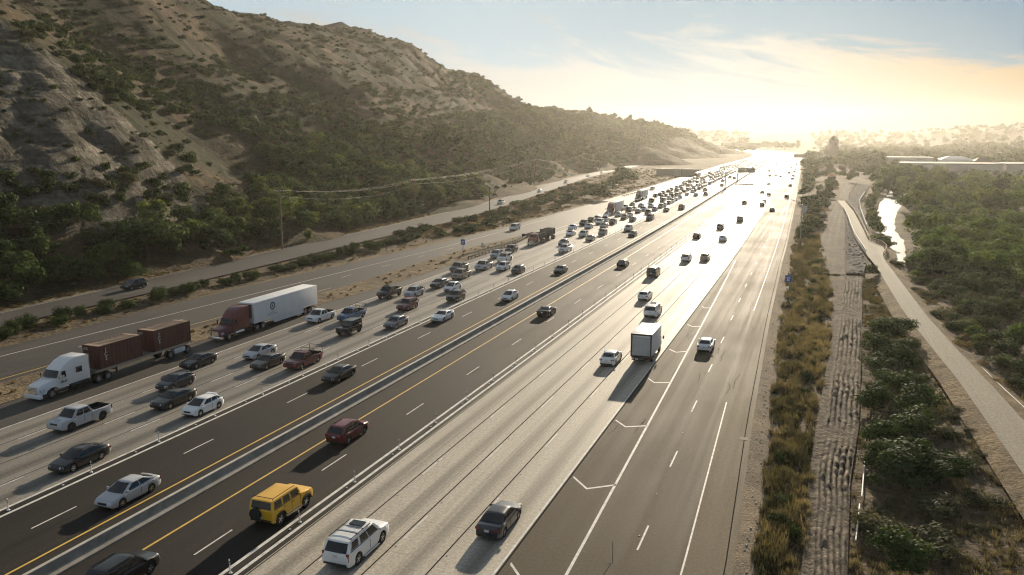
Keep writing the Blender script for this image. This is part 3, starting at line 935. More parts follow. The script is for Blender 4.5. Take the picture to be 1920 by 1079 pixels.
q.build('rail', M['steel'], r2, smooth=False)
for k in range(18):
    yy = k * 4.0
    place('post', pme, r2, (XW(-82.3, 372 + yy) - XW(-82.3, 372) + yy * .05 - .1, yy, 0))


def call_box(x, y, lab, facing):
    t = thing('call_box', lab, 'sign', (x, y, 0), 0 if facing > 0 else pi)
    MB().cyl((0, 0, 0), (0, 0, 4.3), .07, .06, 8).box((0, .0, .12), (.5, .5, .24)).build('pole', M['dark_steel'], t)
    MB().box((0, -.08, 2.95), (1.05, .05, 1.25)).build('sign_panel', M['sign_blue'], t, bevel=.02)
    MB().box((0, -.14, 1.3), (.36, .28, .5)).build('phone_box', M['plastic_white'], t, bevel=.03)
    g_ = MB().box((0, -.115, 3.12), (.52, .02, .10)).box((-.2, -.115, 3.02), (.14, .02, .14)).box((.2, -.115, 3.02), (.14, .02, .14)).box((0, -.115, 2.72), (.42, .02, .22), top=(.6, 1))
    g_.build('phone_symbol', M['letter'], t, smooth=False)


call_box(-4.45, 146.0, 'blue call box sign on a dark pole beside the right shoulder', 1)
call_box(-76.9, 172.5, 'blue call box sign in the dirt beside the guard rail', 1)
t = thing('road_sign', 'small white road sign in the brush beside the far right shoulder', 'sign', (-5.2, 290, 0))
MB().cyl((0, 0, 0), (0, 0, 4.4), .06, n=8).build('pole', M['dark_steel'], t)
MB().box((0, -.08, 3.3), (1.5, .05, 2.3)).build('sign_panel', M['sign_white'], t, bevel=.03)
MB().box((0, -.115, 3.85), (.9, .02, .12)).box((.1, -.115, 3.45), (.14, .02, .7), rz=0).box((-.2, -.115, 3.0), (.5, .02, .12)).box((.25, -.115, 2.6), (.5, .02, .12)).build('sign_marks', M['dark_steel'], t, smooth=False)
t = thing('road_sign', 'tiny white marker sign on a post in front of the guard rail', 'sign', (-74.3, 178, 0))
MB().cyl((0, 0, 0), (0, 0, 2.2), .05, n=8).build('pole', M['steel'], t)
MB().box((0, -.06, 1.7), (.75, .04, 1.1)).build('sign_panel', M['sign_white'], t, bevel=.02)

# sign masts in the median
for y, h, lab, pan in ((446, 9.2, 'tall steel mast in the median with a bare sign arm', None), (531, 9.4, 'median sign mast holding a wide beige sign over the carpool lanes', (10.2, 2.5))):
    t = thing('sign_mast', lab, 'sign', (XW(-42.9, y), y, 0))
    MB().cyl((0, 0, 0), (0, 0, h), .28, .22, 12).box((0, 0, .6), (1.0, 1.6, 1.2)).build('mast', M['sign_grey'], t)
    if pan:
        MB().box((pan[0] / 2 + .2, 0, h - 1.0), (pan[0] + .4, .3, .3)).box((pan[0] / 2 + .2, 0, h - 3.6), (pan[0] + .4, .3, .3)).build('sign_arm', M['dark_steel'], t)
        MB().box((2.6, -.25, h - 2.3), (4.6, .1, pan[1])).build('sign_panel', M['sign_beige'], t, bevel=.05)
        MB().box((7.7, -.25, h - 2.3), (5.3, .1, pan[1])).build('sign_panel', M['sign_grey'], t, bevel=.05)
    else:
        MB().box((1.6, 0, h - .4), (3.2, .2, .2)).box((1.2, 0, h - 1.2), (2.4, .12, .12)).build('sign_arm', M['dark_steel'], t)
t = thing('sign_mast', 'far sign mast with a wide brown sign over the ramp at the right edge', 'sign', (XW(-2.5, 1030), 1030, 0))
MB().cyl((0, 0, 0), (0, 0, 8.6), .35, .3, 10).build('mast', M['sign_grey'], t)
MB().box((-6.5, 0, 6.4), (13, .3, 4.0)).build('sign_panel', M['sign_grey'], t, bevel=.05)
t = thing('sign_mast', 'low dark sign on a short mast beside the far right shoulder', 'sign', (XW(-2.5, 640), 640, 0))
MB().cyl((0, 0, 0), (0, 0, 4.6), .2, n=8).box((-2.2, 0, 4.4), (4.2, .2, .7)).build('mast', M['dark_steel'], t)
# right-hand street lamps with long curved arms
for y, lab in ((228, 'street lamp with a long curved arm over the right shoulder, nearer of two'), (318, 'street lamp with a long curved arm over the right shoulder, farther of two')):
    t = thing('street_lamp', lab, 'street lamp', (-4.6, y, 0))
    MB().cyl((0, 0, 0), (0, 0, 9.6), .12, .08, 10).build('pole', M['steel'], t)
    MB().tube([(0, 0, 9.5), (-1.2, 0, 10.2), (-2.8, 0, 10.7), (-4.6, 0, 10.9)], .05).build('arm', M['steel'], t)
    MB().box((-4.9, 0, 10.88), (.8, .32, .16), top=(.8, .8)).build('lamp_head', M['steel'], t, bevel=.03)

# ---------------------------------------------------------------- power line along the frontage road
def wire_pts(a, b, sag, n=14):
    return [tuple(np.array(a) * (1 - k / n) + np.array(b) * (k / n) - np.array([0, 0, sag * 4 * (k / n) * (1 - k / n)])) for k in range(n + 1)]


POLES = [(-121.0, 52, 13.5), (-120.6, 164, 14.6), (-129.0, 250, 13.0), (-112.0, 275, 9.5), (-150.5, 436, 15.5), (-166.0, 590, 16.0), (-176.5, 722, 16.5), (-183, 850, 16.0), (-188, 985, 15), (-201, 1160, 15)]
ORD = ['just outside the left edge', 'tall and sunlit beside the frontage road', 'hidden against the dark trees', 'short and bare between the two roads', 'beside the white sedan on the frontage road', 'beside the small frontage queue',
       'right of the round bushes', 'beyond the round bushes', 'second farthest of the row', 'farthest of the row']
tops = []
for (x, y, h), lab in zip(POLES, ORD):
    z = max(0.2, land_z(x, y)) - .2
    t = thing('power_pole', f'wooden power pole, {lab}', 'power pole', (x, y, z))
    MB().cyl((0, 0, 0), (0, 0, h), .24, .16, 8).build('pole', M['wood'], t)
    if h > 10:
        MB().box((0, 0, h - .5), (2.6, .13, .16)).box((0, 0, h - 1.7), (1.8, .12, .14)).build('cross_arm', M['wood'], t)
        ins = MB()
        for k in (-1.15, -.4, .4, 1.15):
            ins.cyl((k, 0, h - .42), (k, 0, h - .2), .05, n=6)
        ins.build('insulator', M['plastic_white'], t)
        tops.append((x, y, z + h))
for k, (a, b) in enumerate(zip(tops[:-1], tops[1:])):
    far_ = a[1] > 300
    for j, (dx, dz, sg) in enumerate(((-1.15, -.2, 1.6), (1.15, -.2, 1.7), (.6, -1.6, 2.4)) if not far_ else ((1.15, -.2, 3.2), (0.6, -3.4, 5.0))):
        w_ = MB().tube(wire_pts((a[0] + dx, a[1], a[2] + dz), (b[0] + dx, b[1], b[2] + dz), sg), .010 if not far_ else .022, 5)
        tag(w_.build('power_wire', M['wire']), 'thin sagging wire strung between the power poles', 'wire', 'power wires')

# ---------------------------------------------------------------- path rails on the right
def railing(name, lab, pts, h=1.1, mat=M['wood'], n=None):
    t = thing(name, lab, 'railing', (pts[0][0], pts[0][1], .6))
    x0, y0 = pts[0]
    q = MB()
    for (xa, ya), (xb, yb) in zip(pts[:-1], pts[1:]):
        for z, th in ((h, .10), (h * .55, .07)):
            d = np.array([xb - xa, yb - ya])
            nrm_ = np.array([-d[1], d[0]]) / np.linalg.norm(d) * .07
            q.add([(xa - x0 - nrm_[0], ya - y0 - nrm_[1], z - th), (xb - x0 - nrm_[0], yb - y0 - nrm_[1], z - th), (xb - x0 - nrm_[0], yb - y0 - nrm_[1], z), (xa - x0 - nrm_[0], ya - y0 - nrm_[1], z),
                   (xa - x0 + nrm_[0], ya - y0 + nrm_[1], z - th), (xb - x0 + nrm_[0], yb - y0 + nrm_[1], z - th), (xb - x0 + nrm_[0], yb - y0 + nrm_[1], z), (xa - x0 + nrm_[0], ya - y0 + nrm_[1], z)],
                  [(0, 1, 2, 3), (4, 7, 6, 5), (3, 2, 6, 7), (0, 4, 5, 1)])
    q.build('rail', mat, t, smooth=False)
    pm2 = MB().box((0, 0, h / 2 - .25), (.14, .14, h + .5)).mesh('post', [mat])
    ln = 0.0
    for (xa, ya), (xb, yb) in zip(pts[:-1], pts[1:]):
        L_ = math.hypot(xb - xa, yb - ya)
        k = 0.0
        while k < L_:
            place('post', pm2, t, (xa - x0 + (xb - xa) * k / L_, ya - y0 + (yb - ya) * k / L_, 0))
            k += 3.2
    return t


railing('path_railing', 'pale railing along the left edge of the concrete path', [(10.2, 202), (8.9, 235), (8.6, 262), (8.5, 289), (7.8, 332)], mat=M['wall_pale'])
railing('path_railing', 'brown railing curving round the lookout beside the creek', [(13.7, 199), (14.7, 206), (15.1, 213), (14.5, 221), (12.1, 228.5)])
railing('path_railing', 'brown railing along the right edge of the path toward the dirt road', [(12.0, 230), (12.0, 257), (11.7, 290), (11.2, 321), (9.4, 371)])
railing('path_railing', 'long pale railing along the top of the rocky bank', [(12.9, 262), (13.2, 300), (13.6, 330), (14.8, 372), (19, 425)], mat=M['wall_pale'])
t = thing('irrigation_pipe', 'thin pale pipe lying beside the right edge of the path', 'pipe', (0, 0, 0))
MB().tube([(20.6, 88, .1), (19.6, 97, .12), (18.9, 105, .12), (18.3, 112, .1), (17.8, 116, .1), (17.0, 121, .08)], .07, 6).build('pipe', M['letter'], t)
t = thing('irrigation_pipe', 'thin pale pipe half buried beside the furrowed strip', 'pipe', (0, 0, 0))
MB().tube([(3.55, 55.5, .25), (3.75, 58, .28), (4.0, 61.5, .25)], .05, 6).tube([(4.2, 63.0, .25), (4.5, 67.5, .25), (4.75, 71.0, .22)], .05, 6).build('pipe', M['letter'], t)

# ---------------------------------------------------------------- buildings and far structures
def flat_building(name, lab, x0, x1, y0, y1, h, wall, roof, pitch=0.0, doors=0, z0=-.3):
    t = thing(name, lab, 'building', ((x0 + x1) / 2, y0, z0))
    w, d = x1 - x0, y1 - y0
    MB().box((0, d / 2, h / 2), (w, d, h)).build('wall', M[wall], t, smooth=False)
    if pitch:
        r = MB()
        r.add([(-w / 2 - .6, -.6, h), (w / 2 + .6, -.6, h), (w / 2 + .6, d + .6, h), (-w / 2 - .6, d + .6, h), (-w / 2 * .4, d / 2, h + pitch), (w / 2 * .4, d / 2, h + pitch)],
              [(0, 1, 5, 4), (1, 2, 5), (2, 3, 4, 5), (3, 0, 4), (3, 2, 1, 0)])
        r.build('roof', M[roof], t, smooth=False)
    else:
        MB().box((0, d / 2, h + .35), (w + .5, d + .5, .7)).build('roof', M[roof], t, smooth=False)
    for k in range(doors):
        MB().box((-w / 2 + (k + .5) * w / doors, -.04, 1.9), (w / doors * .35, .12, 3.4)).build('loading_door', M['sign_grey'], t, smooth=False)
    return t


flat_building('warehouse', 'long pale warehouse with a thin dark roof line beyond the grove', 62, 141, 800, 850, 9.0, 'wall_pale', 'roof_dark', doors=7, z0=-4.3)
flat_building('warehouse', 'pale warehouse at the right edge with a stepped front', 142.5, 240, 792, 850, 9.4, 'wall_pale', 'roof_green', doors=6, z0=-4.3)
flat_building('warehouse', 'green roofed warehouse far behind the grove, left of the others', 58, 100, 905, 940, 11.5, 'wall_pale', 'roof_green', z0=-4)
flat_building('house', 'white gabled building peeping over the long warehouse roof', 104, 130, 880, 905, 11.0, 'letter', 'letter', pitch=3.0, z0=-4)
flat_building('house', 'brown gabled building just right of the white gabled one', 131, 146, 872, 892, 9.6, 'wall_brown', 'roof_dark', pitch=3.6, z0=-4)
flat_building('house', 'pale low house far left of the warehouses beside tall palms', 36, 52, 900, 915, 8.0, 'wall_pale', 'roof_dark', pitch=3.0)
t = flat_building('tower', 'square brown tower with a pyramid roof beyond the roadside brush', 4.0, 15.5, 1120, 1131, 25, 'wall_brown', 'roof_dark', pitch=5.0)
for k in (-2.6, 2.6):
    MB().box((k, -.05, 20), (2.2, .14, 4.5)).build('window', M['glass'], t, smooth=False)
flat_building('sound_wall', 'long grey wall standing across the slope left of the jam', -113, -83, 598, 600, 4.6, 'sign_grey', 'sign_grey')
MBt = thing('wall_pier', 'pale square pier in the middle of the long grey wall', 'wall', (-97.5, 597.2, 0))
MB().box((0, 0, 2.5), (4.2, 1.4, 5.2)).build('pier', M['wall_pale'], MBt, bevel=.1)


def overpass(lab, x0, x1, y, z0, z1, piers):
    t = thing('overpass', lab, 'bridge', ((x0 + x1) / 2, y, 0))
    w = x1 - x0
    MB().box((0, 0, (z0 + z1) / 2), (w, 16, z1 - z0)).box((0, -8.2, z1 + .5), (w, .4, 1.1)).build('deck', M['sign_grey'], t, smooth=False)
    for k in range(piers):
        MB().box((-w / 2 + (k + .5) * w / piers, 0, z0 / 2), (3, 9, z0)).build('pier', M['barrier'], t, smooth=False)


overpass('hazy overpass crossing the freeway far away, left part', -330, -255, 2050, 8, 13, 3)
overpass('hazy overpass crossing the freeway far away, right part below dark trees', -245, -70, 2150, 8, 15, 4)
# scattered stones on the gravel verge
stones = MB()
for k in range(520):
    y = 45 + 260 * random.random() ** 1.6
    x = li(RAMPR, y) + random.uniform(0.5, 2.6) + float(cx(y))
    s_ = random.uniform(.03, .11) * (1 + y / 200)
    stones.box((x, y, s_ * .3), (s_ * random.uniform(.7, 1.6), s_, s_ * .8), top=(.6, .5), rz=random.uniform(0, 3), m=random.choice([0, 0, 1]))
tag(stones.build('stones', [M['wall_pale'], M['barrier']], smooth=False, fix=False), 'pale stones scattered over the gravel verge right of the ramp', kind='stuff')


# ================================================================ vehicles
def interp(tab, y):
    """tab from front (large y) to rear"""
    ys = [t[0] for t in tab][::-1]
    zs = [t[1] for t in tab][::-1]
    return float(np.interp(y, ys, zs))


def wheel_mb(r, w, n=18):
    t = MB()
    prof = [(-w / 2, r * 0.66), (-w / 2, r * 0.93), (-w * 0.36, r), (w * 0.36, r), (w / 2, r * 0.93), (w / 2, r * 0.66)]
    vs, fs = [], []
    for k in range(n):
        a = 2 * pi * k / n
        vs += [(x, q * cos(a), q * sin(a)) for x, q in prof]
    np_ = len(prof)
    for k in range(n):
        for j in range(np_ - 1):
            fs.append((k * np_ + j, k * np_ + j + 1, ((k + 1) % n) * np_ + j + 1, ((k + 1) % n) * np_ + j))
    t.add(vs, fs)
    for x in (-w * 0.30, w * 0.30):
        t.cyl((x - 0.01, 0, 0), (x + 0.01, 0, 0), r * 0.68, r * 0.68, n)
    return t


def rim_mb(r, w, spokes=5, deep=False):
    m = MB()
    n = 16
    for sx_ in (-1, 1):
        x = sx_ * w * 0.40
        vs, fs = [], []
        for k in range(n):
            a = 2 * pi * k / n
            for q in (0.66, 0.585):
                vs.append((x, r * q * cos(a), r * q * sin(a)))
        for k in range(n):
            j = (k + 1) % n
            fs.append((2 * k, 2 * k + 1, 2 * j + 1, 2 * j))
        o = len(vs)
        m.add(vs, fs)
        for k in range(spokes):
            a = 2 * pi * k / spokes
            ca, sa = cos(a), sin(a)
            h = r * 0.10 if spokes < 8 else r * 0.07
            p = []
            for q, hh in ((r * 0.08, h * 1.1), (r * 0.62, h * 0.8)):
                for s in (-1, 1):
                    p.append((x, q * ca - s * hh * sa, q * sa + s * hh * ca))
            m.add(p, [(0, 1, 3, 2)])
        m.cyl((x - sx_ * 0.03, 0, 0), (x + sx_ * 0.015, 0, 0), r * 0.17, r * 0.15, 10)
    return m


def car_parts(s):
    """list of (part name, MB, materials, parent part, location) of a car; +Y is forward"""
    L, Wd, H = s['L'], s['W'], s['H']
    gc, r, tw = s.get('gc', 0.20), s.get('r', 0.33), s.get('tw', 0.22)
    fa, ra = s['axles']
    top = s['top']                                        # [(y, z)] hood, belt, deck
    cow, wt, rt, rb = s['cabin']                          # (y, z) x 4: screen base, screen top, rear top, rear base
    boxy = s.get('boxy', 0.0)
    wb = Wd / 2 * s.get('wb', 0.92)
    wr = Wd / 2 * s.get('wr', 0.74)
    bed = s.get('bed')                                    # (y front, y rear, floor z)
    P = []
    arch = r * s.get('arch', 1.17)
    ys = set(np.linspace(-L / 2, L / 2, 19))
    for ya in (fa, ra):
        for k in range(-5, 6):
            ys.add(ya + arch * 1.001 * sin(k * pi / 10))
    ys |= {L / 2 - 0.07, L / 2 - 0.22, -L / 2 + 0.06, -L / 2 + 0.2, cow[0], rb[0]}
    if bed:
        ys |= {bed[0], bed[0] - 0.05, bed[1], bed[1] + 0.05}
    for y, _ in top:
        ys.add(min(L / 2, max(-L / 2, y)))
    ys = sorted(ys, reverse=True)
    ys = [y for i, y in enumerate(ys) if i == 0 or ys[i - 1] - y > 0.018]
    b = MB()
    sec, ns = [], 8
    for y in ys:
        t = abs(y) / (L / 2)
        e = max(0.0, (t - 0.74) / 0.26)
        w = Wd / 2 * (1 - (0.16 - 0.10 * boxy) * e ** 2.2)
        zt = interp(top, y)
        zl = gc + 0.10 * max(0.0, (t - 0.86) / 0.14) * (1 - boxy * .5)
        if t > 0.985:
            zt -= 0.05 + 0.06 * (1 - boxy); zl += 0.07
        for ya in (fa, ra):
            d = abs(y - ya)
            if d <= arch:
                zl = max(zl, r + sqrt(max(0, arch * arch - d * d)))
        zl = min(zl, zt - 0.08)
        h = zt - zl
        cr = s.get('crown', 0.035)
        if bed and bed[1] - 1e-6 <= y <= bed[0] + 1e-6:
            fz = bed[2]
            inner = [(w * 0.90, zt), (w * 0.885, fz if bed[1] + 0.04 < y < bed[0] - 0.04 else zt), (0, fz if bed[1] + 0.04 < y < bed[0] - 0.04 else zt)]
        else:
            inner = [(w * 0.90, zt), (w * 0.6, zt + cr * 0.6), (0, zt + cr)]
        q = 0.02 + 0.03 * (1 - boxy)
        sec.append([(w * (0.965 - 0.02 * (1 - boxy)), zl), (w * 0.995, zl + 0.16 * h), (w, zl + 0.5 * h), (w * 0.99, zl + 0.80 * h), (w * 0.955, zt - q)] + inner)
    vs, fs, ms = [], [], []
    m_ = 2 * ns - 1
    for y, hs in zip(ys, sec):
        ring = [(x, y, z) for x, z in hs] + [(-x, y, z) for x, z in hs[-2::-1]]
        vs += ring
    for i in range(len(ys) - 1):
        inbed = bed and bed[1] - 1e-6 <= ys[i + 1] and ys[i] <= bed[0] + 1e-6
        for j in range(m_ - 1):
            fs.append((i * m_ + j, i * m_ + j + 1, (i + 1) * m_ + j + 1, (i + 1) * m_ + j))
            ms.append(1 if inbed and 5 <= j <= m_ - 7 else 0)
        fs.append((i * m_ + m_ - 1, i * m_, (i + 1) * m_, (i + 1) * m_ + m_ - 1))
        ms.append(1)
    fs += [tuple(range(m_)), tuple(range((len(ys) - 1) * m_, len(ys) * m_))[::-1]]
    ms += [0, 0]
    o = len(b.v)
    b.add(vs, fs)
    b.m = ms
    # greenhouse shell
    A, B, C, D = (wb, *cow), (wr, *wt), (wr * s.get('rr', 1.0), *rt), (wb * s.get('rbw', 0.97), *rb)
    bul_f, bul_r = s.get('bulge', 0.10), s.get('bulge', 0.10) * 0.7

    def side(u, v):
        p = np.array(A) * (1 - u) + np.array(D) * u
        q = np.array(B) * (1 - u) + np.array(C) * u
        out = p * (1 - v) + q * v
        out[0] += 0.035 * sin(pi * v)
        return out

    def front(t, v):
        p = np.array(A) * (1 - v) + np.array(B) * v
        return np.array([p[0] * t, p[1] + bul_f * (1 - t * t), p[2] + 0.012 * (1 - t * t)])

    def rear(t, v):
        p = np.array(D) * (1 - v) + np.array(C) * v
        return np.array([p[0] * t, p[1] - bul_r * (1 - t * t), p[2] + 0.012 * (1 - t * t)])
    us = [0, .17, .33, .5, .67, .83, 1]
    ts = [.5, 0, -.5]
    rings = []
    for v in (-0.10, 0.0, 0.5, 1.0):
        rg = [side(u, v) for u in us] + [rear(t, v) for t in ts] + [side(u, v) * [-1, 1, 1] for u in us[::-1]] + [front(-t, v) for t in ts]
        rings.append(rg)
    ctr = np.mean(rings[-1], 0)
    for sc, dzz in ((0.93, 0.022), (0.62, 0.045)):
        rings.append([np.array([ctr[0] + (p[0] - ctr[0]) * sc, ctr[1] + (p[1] - ctr[1]) * sc, p[2] + dzz * s.get('rc', 1.0)]) for p in rings[3]])
    n = len(rings[0])
    gv = [tuple(p) for rg in rings for p in rg]
    gf = [(i * n + k, i * n + (k + 1) % n, (i + 1) * n + (k + 1) % n, (i + 1) * n + k) for i in range(len(rings) - 1) for k in range(n)]
    gf.append(tuple(range((len(rings) - 1) * n, len(rings) * n)))
    b.add(gv, gf, 0)
    # door seams, handles, belt moulding
    belt = (cow[1] + rb[1]) / 2
    for sg in (1, -1):
        ends = [cow[0] - .12] + [(1 - (w0[1] + w1[0]) / 2) * cow[0] + (w0[1] + w1[0]) / 2 * rb[0] for w0, w1 in zip(s.get('wins', [(.10, .48), (.52, .88)])[:-1], s.get('wins', [(.10, .48), (.52, .88)])[1:])]
        ends.append(max(rb[0] + .25, ra + arch * .75))
        for y in ends[:3]:
            if abs(y - fa) > arch and abs(y - ra) > arch * .6:
                b.box((sg * Wd / 2 * .995, y, (gc + belt) / 2 + .06), (.03, .022, (belt - gc) * .66), 1)
        for y in ends[1:3]:
            b.box((sg * Wd / 2 * .99, y + .16, belt - .17), (.05, .17, .035), 1 if boxy > .9 else 0)
        b.box((sg * (wb + .004), (cow[0] + rb[0]) / 2, belt + .012), (.03, abs(cow[0] - rb[0]) * .86, .025), 1)
    P.append(('body', b, ['paint', 'trim'], None, (0, 0, 0)))
    # glass
    def patch(fn, us_, vs_, off):
        g_ = MB()
        vv = [tuple(fn(u, v) + np.array(off)) for v in vs_ for u in us_]
        k = len(us_)
        g_.add(vv, [(j * k + i, j * k + i + 1, (j + 1) * k + i + 1, (j + 1) * k + i) for j in range(len(vs_) - 1) for i in range(k - 1)])
        return g_
    P.append(('windscreen', patch(front, [-.90, -.45, 0, .45, .90], [.02, .5, .94], (0, .014, .014)), ['glass'], None, (0, 0, 0)))
    P.append(('rear_window', patch(rear, [-.86, -.43, 0, .43, .86], s.get('rwin', [.12, .5, .90]), (0, -.014, .012)), ['glass'], None, (0, 0, 0)))
    for sg in (1, -1):
        for u0, u1 in s.get('wins', [(.10, .48), (.52, .88)]):
            mid = (u0 + u1) / 2
            P.append(('side_window', patch(lambda u, v: side(u, v) * [sg, 1, 1], [u0, mid, u1], [.10, .5, .88], (.013 * sg, 0, .004)), ['glass'], None, (0, 0, 0)))
    # underbody
    ub = MB().box((0, 0, gc + 0.17), (Wd * 0.66, L * 0.90, 0.34))
    if not s.get('tall_open'):
        ub.box((0, 0, gc + 0.05), (Wd * 0.90, (fa - ra) - 2.1 * arch, 0.12))
    P.append(('underbody', ub, ['trim'], None, (0, 0, 0)))
    # wheels
    for ya in (fa, ra):
        for sg in (1, -1):
            P.append(('wheel', wheel_mb(r, tw), ['tyre'], None, (sg * (Wd / 2 - tw / 2 - 0.015), ya, r)))
            P.append(('rim', rim_mb(r, tw, s.get('spokes', 5)), [s.get('rimmat', 'rim')], 'wheel', (0, 0, 0)))
    # lamps, grille, plates, mirrors
    zf = interp(top, L / 2 - 0.2)
    zr = interp(top, -L / 2 + 0.12)
    hl = s.get('hl', (0.34, 0.30, 0.15))
    for sg in (1, -1):
        P.append(('headlight', MB().box((sg * (Wd / 2 * 0.86 - hl[0] / 2), L / 2 - 0.13 - hl[1] * .2, zf - 0.06 - hl[2] / 2), hl, top=(.9, .75), rz=-sg * 0.30 * (1 - boxy)), [s.get('lampmat', 'lamp')], None, (0, 0, 0)))
        tl = s.get('tl', (0.34, 0.16, 0.16))
        P.append(('taillight', MB().box((sg * (Wd / 2 * 0.925 - tl[0] / 2), -L / 2 + 0.055 + tl[1] * .2, zr + s.get('tlz', -0.15)), tl, rz=sg * 0.25 * (1 - boxy)), ['tail'], None, (0, 0, 0)))
        P.append(('mirror', MB().box((sg * (wb + 0.13), cow[0] - 0.30, cow[1] + 0.09), (0.22, 0.10, 0.15), top=(.9, .8)), ['paint'], None, (0, 0, 0)))
    gz = (zf + gc) / 2
    P.append(('grille', MB().box((0, L / 2 - 0.02, zf - 0.20), (Wd * 0.42, 0.07, 0.15)).box((0, L / 2 - 0.05, gc + 0.16), (Wd * 0.55, 0.09, 0.12)), [s.get('grille', 'trim')], None, (0, 0, 0)))
    P.append(('license_plate', MB().box((0, -L / 2 - 0.012, s.get('plz', zr - 0.24)), (0.32, 0.03, 0.16)), ['plate'], None, (0, 0, 0)))
    if not s.get('nobumper'):
        P.append(('bumper', MB().box((0, -L / 2 + 0.05, gc + 0.20), (Wd * 0.80, 0.16, 0.10)), [s.get('bump', 'trim')], None, (0, 0, 0)))
    for nm, f in s.get('extra', []):
        mb_, mats_ = f(s)
        P.append((nm, mb_, mats_, None, (0, 0, 0)))
    return P


def roof_rails(s):
    m = MB()
    _, wt, rt, _ = s['cabin']
    for sg in (1, -1):
        x = sg * s['W'] / 2 * s.get('wr', .74) * 0.93
        m.box((x, (wt[0] + rt[0]) / 2 - 0.1, s['H'] + 0.035), (0.05, abs(wt[0] - rt[0]) * 0.86, 0.05))
    return m, ['trim']


def crossbars(s):
    m = MB()
    _, wt, rt, _ = s['cabin']
    for q in (0.42, 0.68):
        y = wt[0] + (rt[0] - wt[0]) * q
        m.box((0, y, s['H'] + 0.085), (s['W'] * s.get('wr', .74) * .93, 0.06, 0.035))
    return m, ['trim']


def sunroof(s):
    _, wt, rt, _ = s['cabin']
    return MB().box((0, wt[0] - 0.55, s['H'] + 0.036 * s.get('rc', 1)), (0.95, 0.62, 0.05)), ['glass']


def steps(s):
    m = MB()
    fa, ra = s['axles']
    for sg in (1, -1):
        m.box((sg * (s['W'] / 2 - 0.01), (fa + ra) / 2, s.get('gc', .2) + 0.02), (0.16, (fa - ra) - 1.15, 0.06))
    return m, ['chrome']


def spoiler(s):
    return MB().box((0, s['cabin'][2][0] - 0.12, s['H'] - 0.02), (s['W'] * .68, 0.30, 0.05)), ['paint']


def deck_spoiler(s):
    return MB().box((0, -s['L'] / 2 + 0.16, s['top'][-1][1] + 0.07), (s['W'] * .72, 0.22, 0.05)), ['paint']


def spare(s):
    m = wheel_mb(s['r'] * .97, 0.26)
    m.shift(0, 0, 0, pi / 2).shift(s.get('spx', 0), -s['L'] / 2 - 0.13, s.get('spz', 1.0))
    return m, ['tyre']


def roof_rack(s):
    m = MB()
    _, wt, rt, _ = s['cabin']
    for sg in (1, -1):
        x = sg * s['W'] / 2 * s['wr'] * 0.92
        m.tube([(x, wt[0] - 0.2, s['H'] + 0.02), (x, wt[0] - 0.3, s['H'] + 0.12), (x, rt[0] + 0.15, s['H'] + 0.12), (x, rt[0] + 0.1, s['H'] + 0.02)], 0.025)
    m.tube([(-s['W'] / 2 * s['wr'] * .92, rt[0] + 0.15, s['H'] + 0.12), (s['W'] / 2 * s['wr'] * .92, rt[0] + 0.15, s['H'] + 0.12)], 0.025)
    return m, ['trim']


def ladder_rack(s):
    m = MB()
    y0, y1, _ = s['bed']
    zt, zr = interp(s['top'], (y0 + y1) / 2), s['H'] + 0.12
    w = s['W'] / 2 * 0.90
    for y in (y0 - 0.12, y1 + 0.10):
        m.tube([(-w, y, zt), (-w * .95, y, zr), (w * .95, y, zr), (w, y, zt)], 0.032)
    for sg in (1, -1):
        m.tube([(sg * w * .95, y1 + 0.10, zr), (sg * w * .95, y0 - 0.12, zr), (sg * w * .88, s['cabin'][1][0] - 0.1, zr)], 0.03)
    m.tube([(-w * .88, s['cabin'][1][0] - 0.1, zr), (w * .88, s['cabin'][1][0] - 0.1, zr)], 0.03)
    return m, ['dark_steel']


def hood_scoop(s):
    return MB().box((0, s['cabin'][0][0] + 0.85, interp(s['top'], s['cabin'][0][0] + 0.85) + 0.06), (0.55, 0.35, 0.07), top=(.85, .7)), ['paint']


def fenders(s):
    m = MB()
    for ya in s['axles']:
        for sg in (1, -1):
            a = s['r'] * 1.2
            pts = [(ya - a * 1.12, s['r'] + .12), (ya - a * .7, s['r'] * 2.14), (ya + a * .7, s['r'] * 2.14), (ya + a * 1.12, s['r'] + .12), (ya + a * 1.0, s['r'] + .1), (ya + a * .62, s['r'] * 2.03), (ya - a * .62, s['r'] * 2.03), (ya - a * 1.0, s['r'] + .1)]
            t_ = MB().prism(pts, 0.15)
            m.join(t_.shift(sg * (s['W'] / 2 - 0.06), 0, 0))
    return m, ['trim']


def light_bar(s):
    return MB().box((0, s['cabin'][1][0] - 0.05, s['H'] + 0.09), (1.0, 0.12, 0.1)), ['trim']


def cargo(s):
    y0, y1, fz = s['bed']
    m = MB()
    m.box((0.2, y0 - 0.5, fz + 0.35), (1.0, 0.7, 0.7), rz=.2).box((-0.35, y0 - 1.1, fz + 0.4), (0.6, 0.8, 0.8), rz=-.3).cyl((.1, y0 - .6, fz + .7), (.3, y0 - .9, fz + 1.25), .18, .1)
    return m, ['dark_steel']


def chrome_bumper(s):
    L = s['L']
    return MB().box((0, L / 2 - 0.02, s['gc'] + 0.24), (s['W'] * .93, 0.14, 0.2)).box((0, -L / 2 + 0.0, s['gc'] + 0.24), (s['W'] * .93, 0.14, 0.18)), ['chrome']


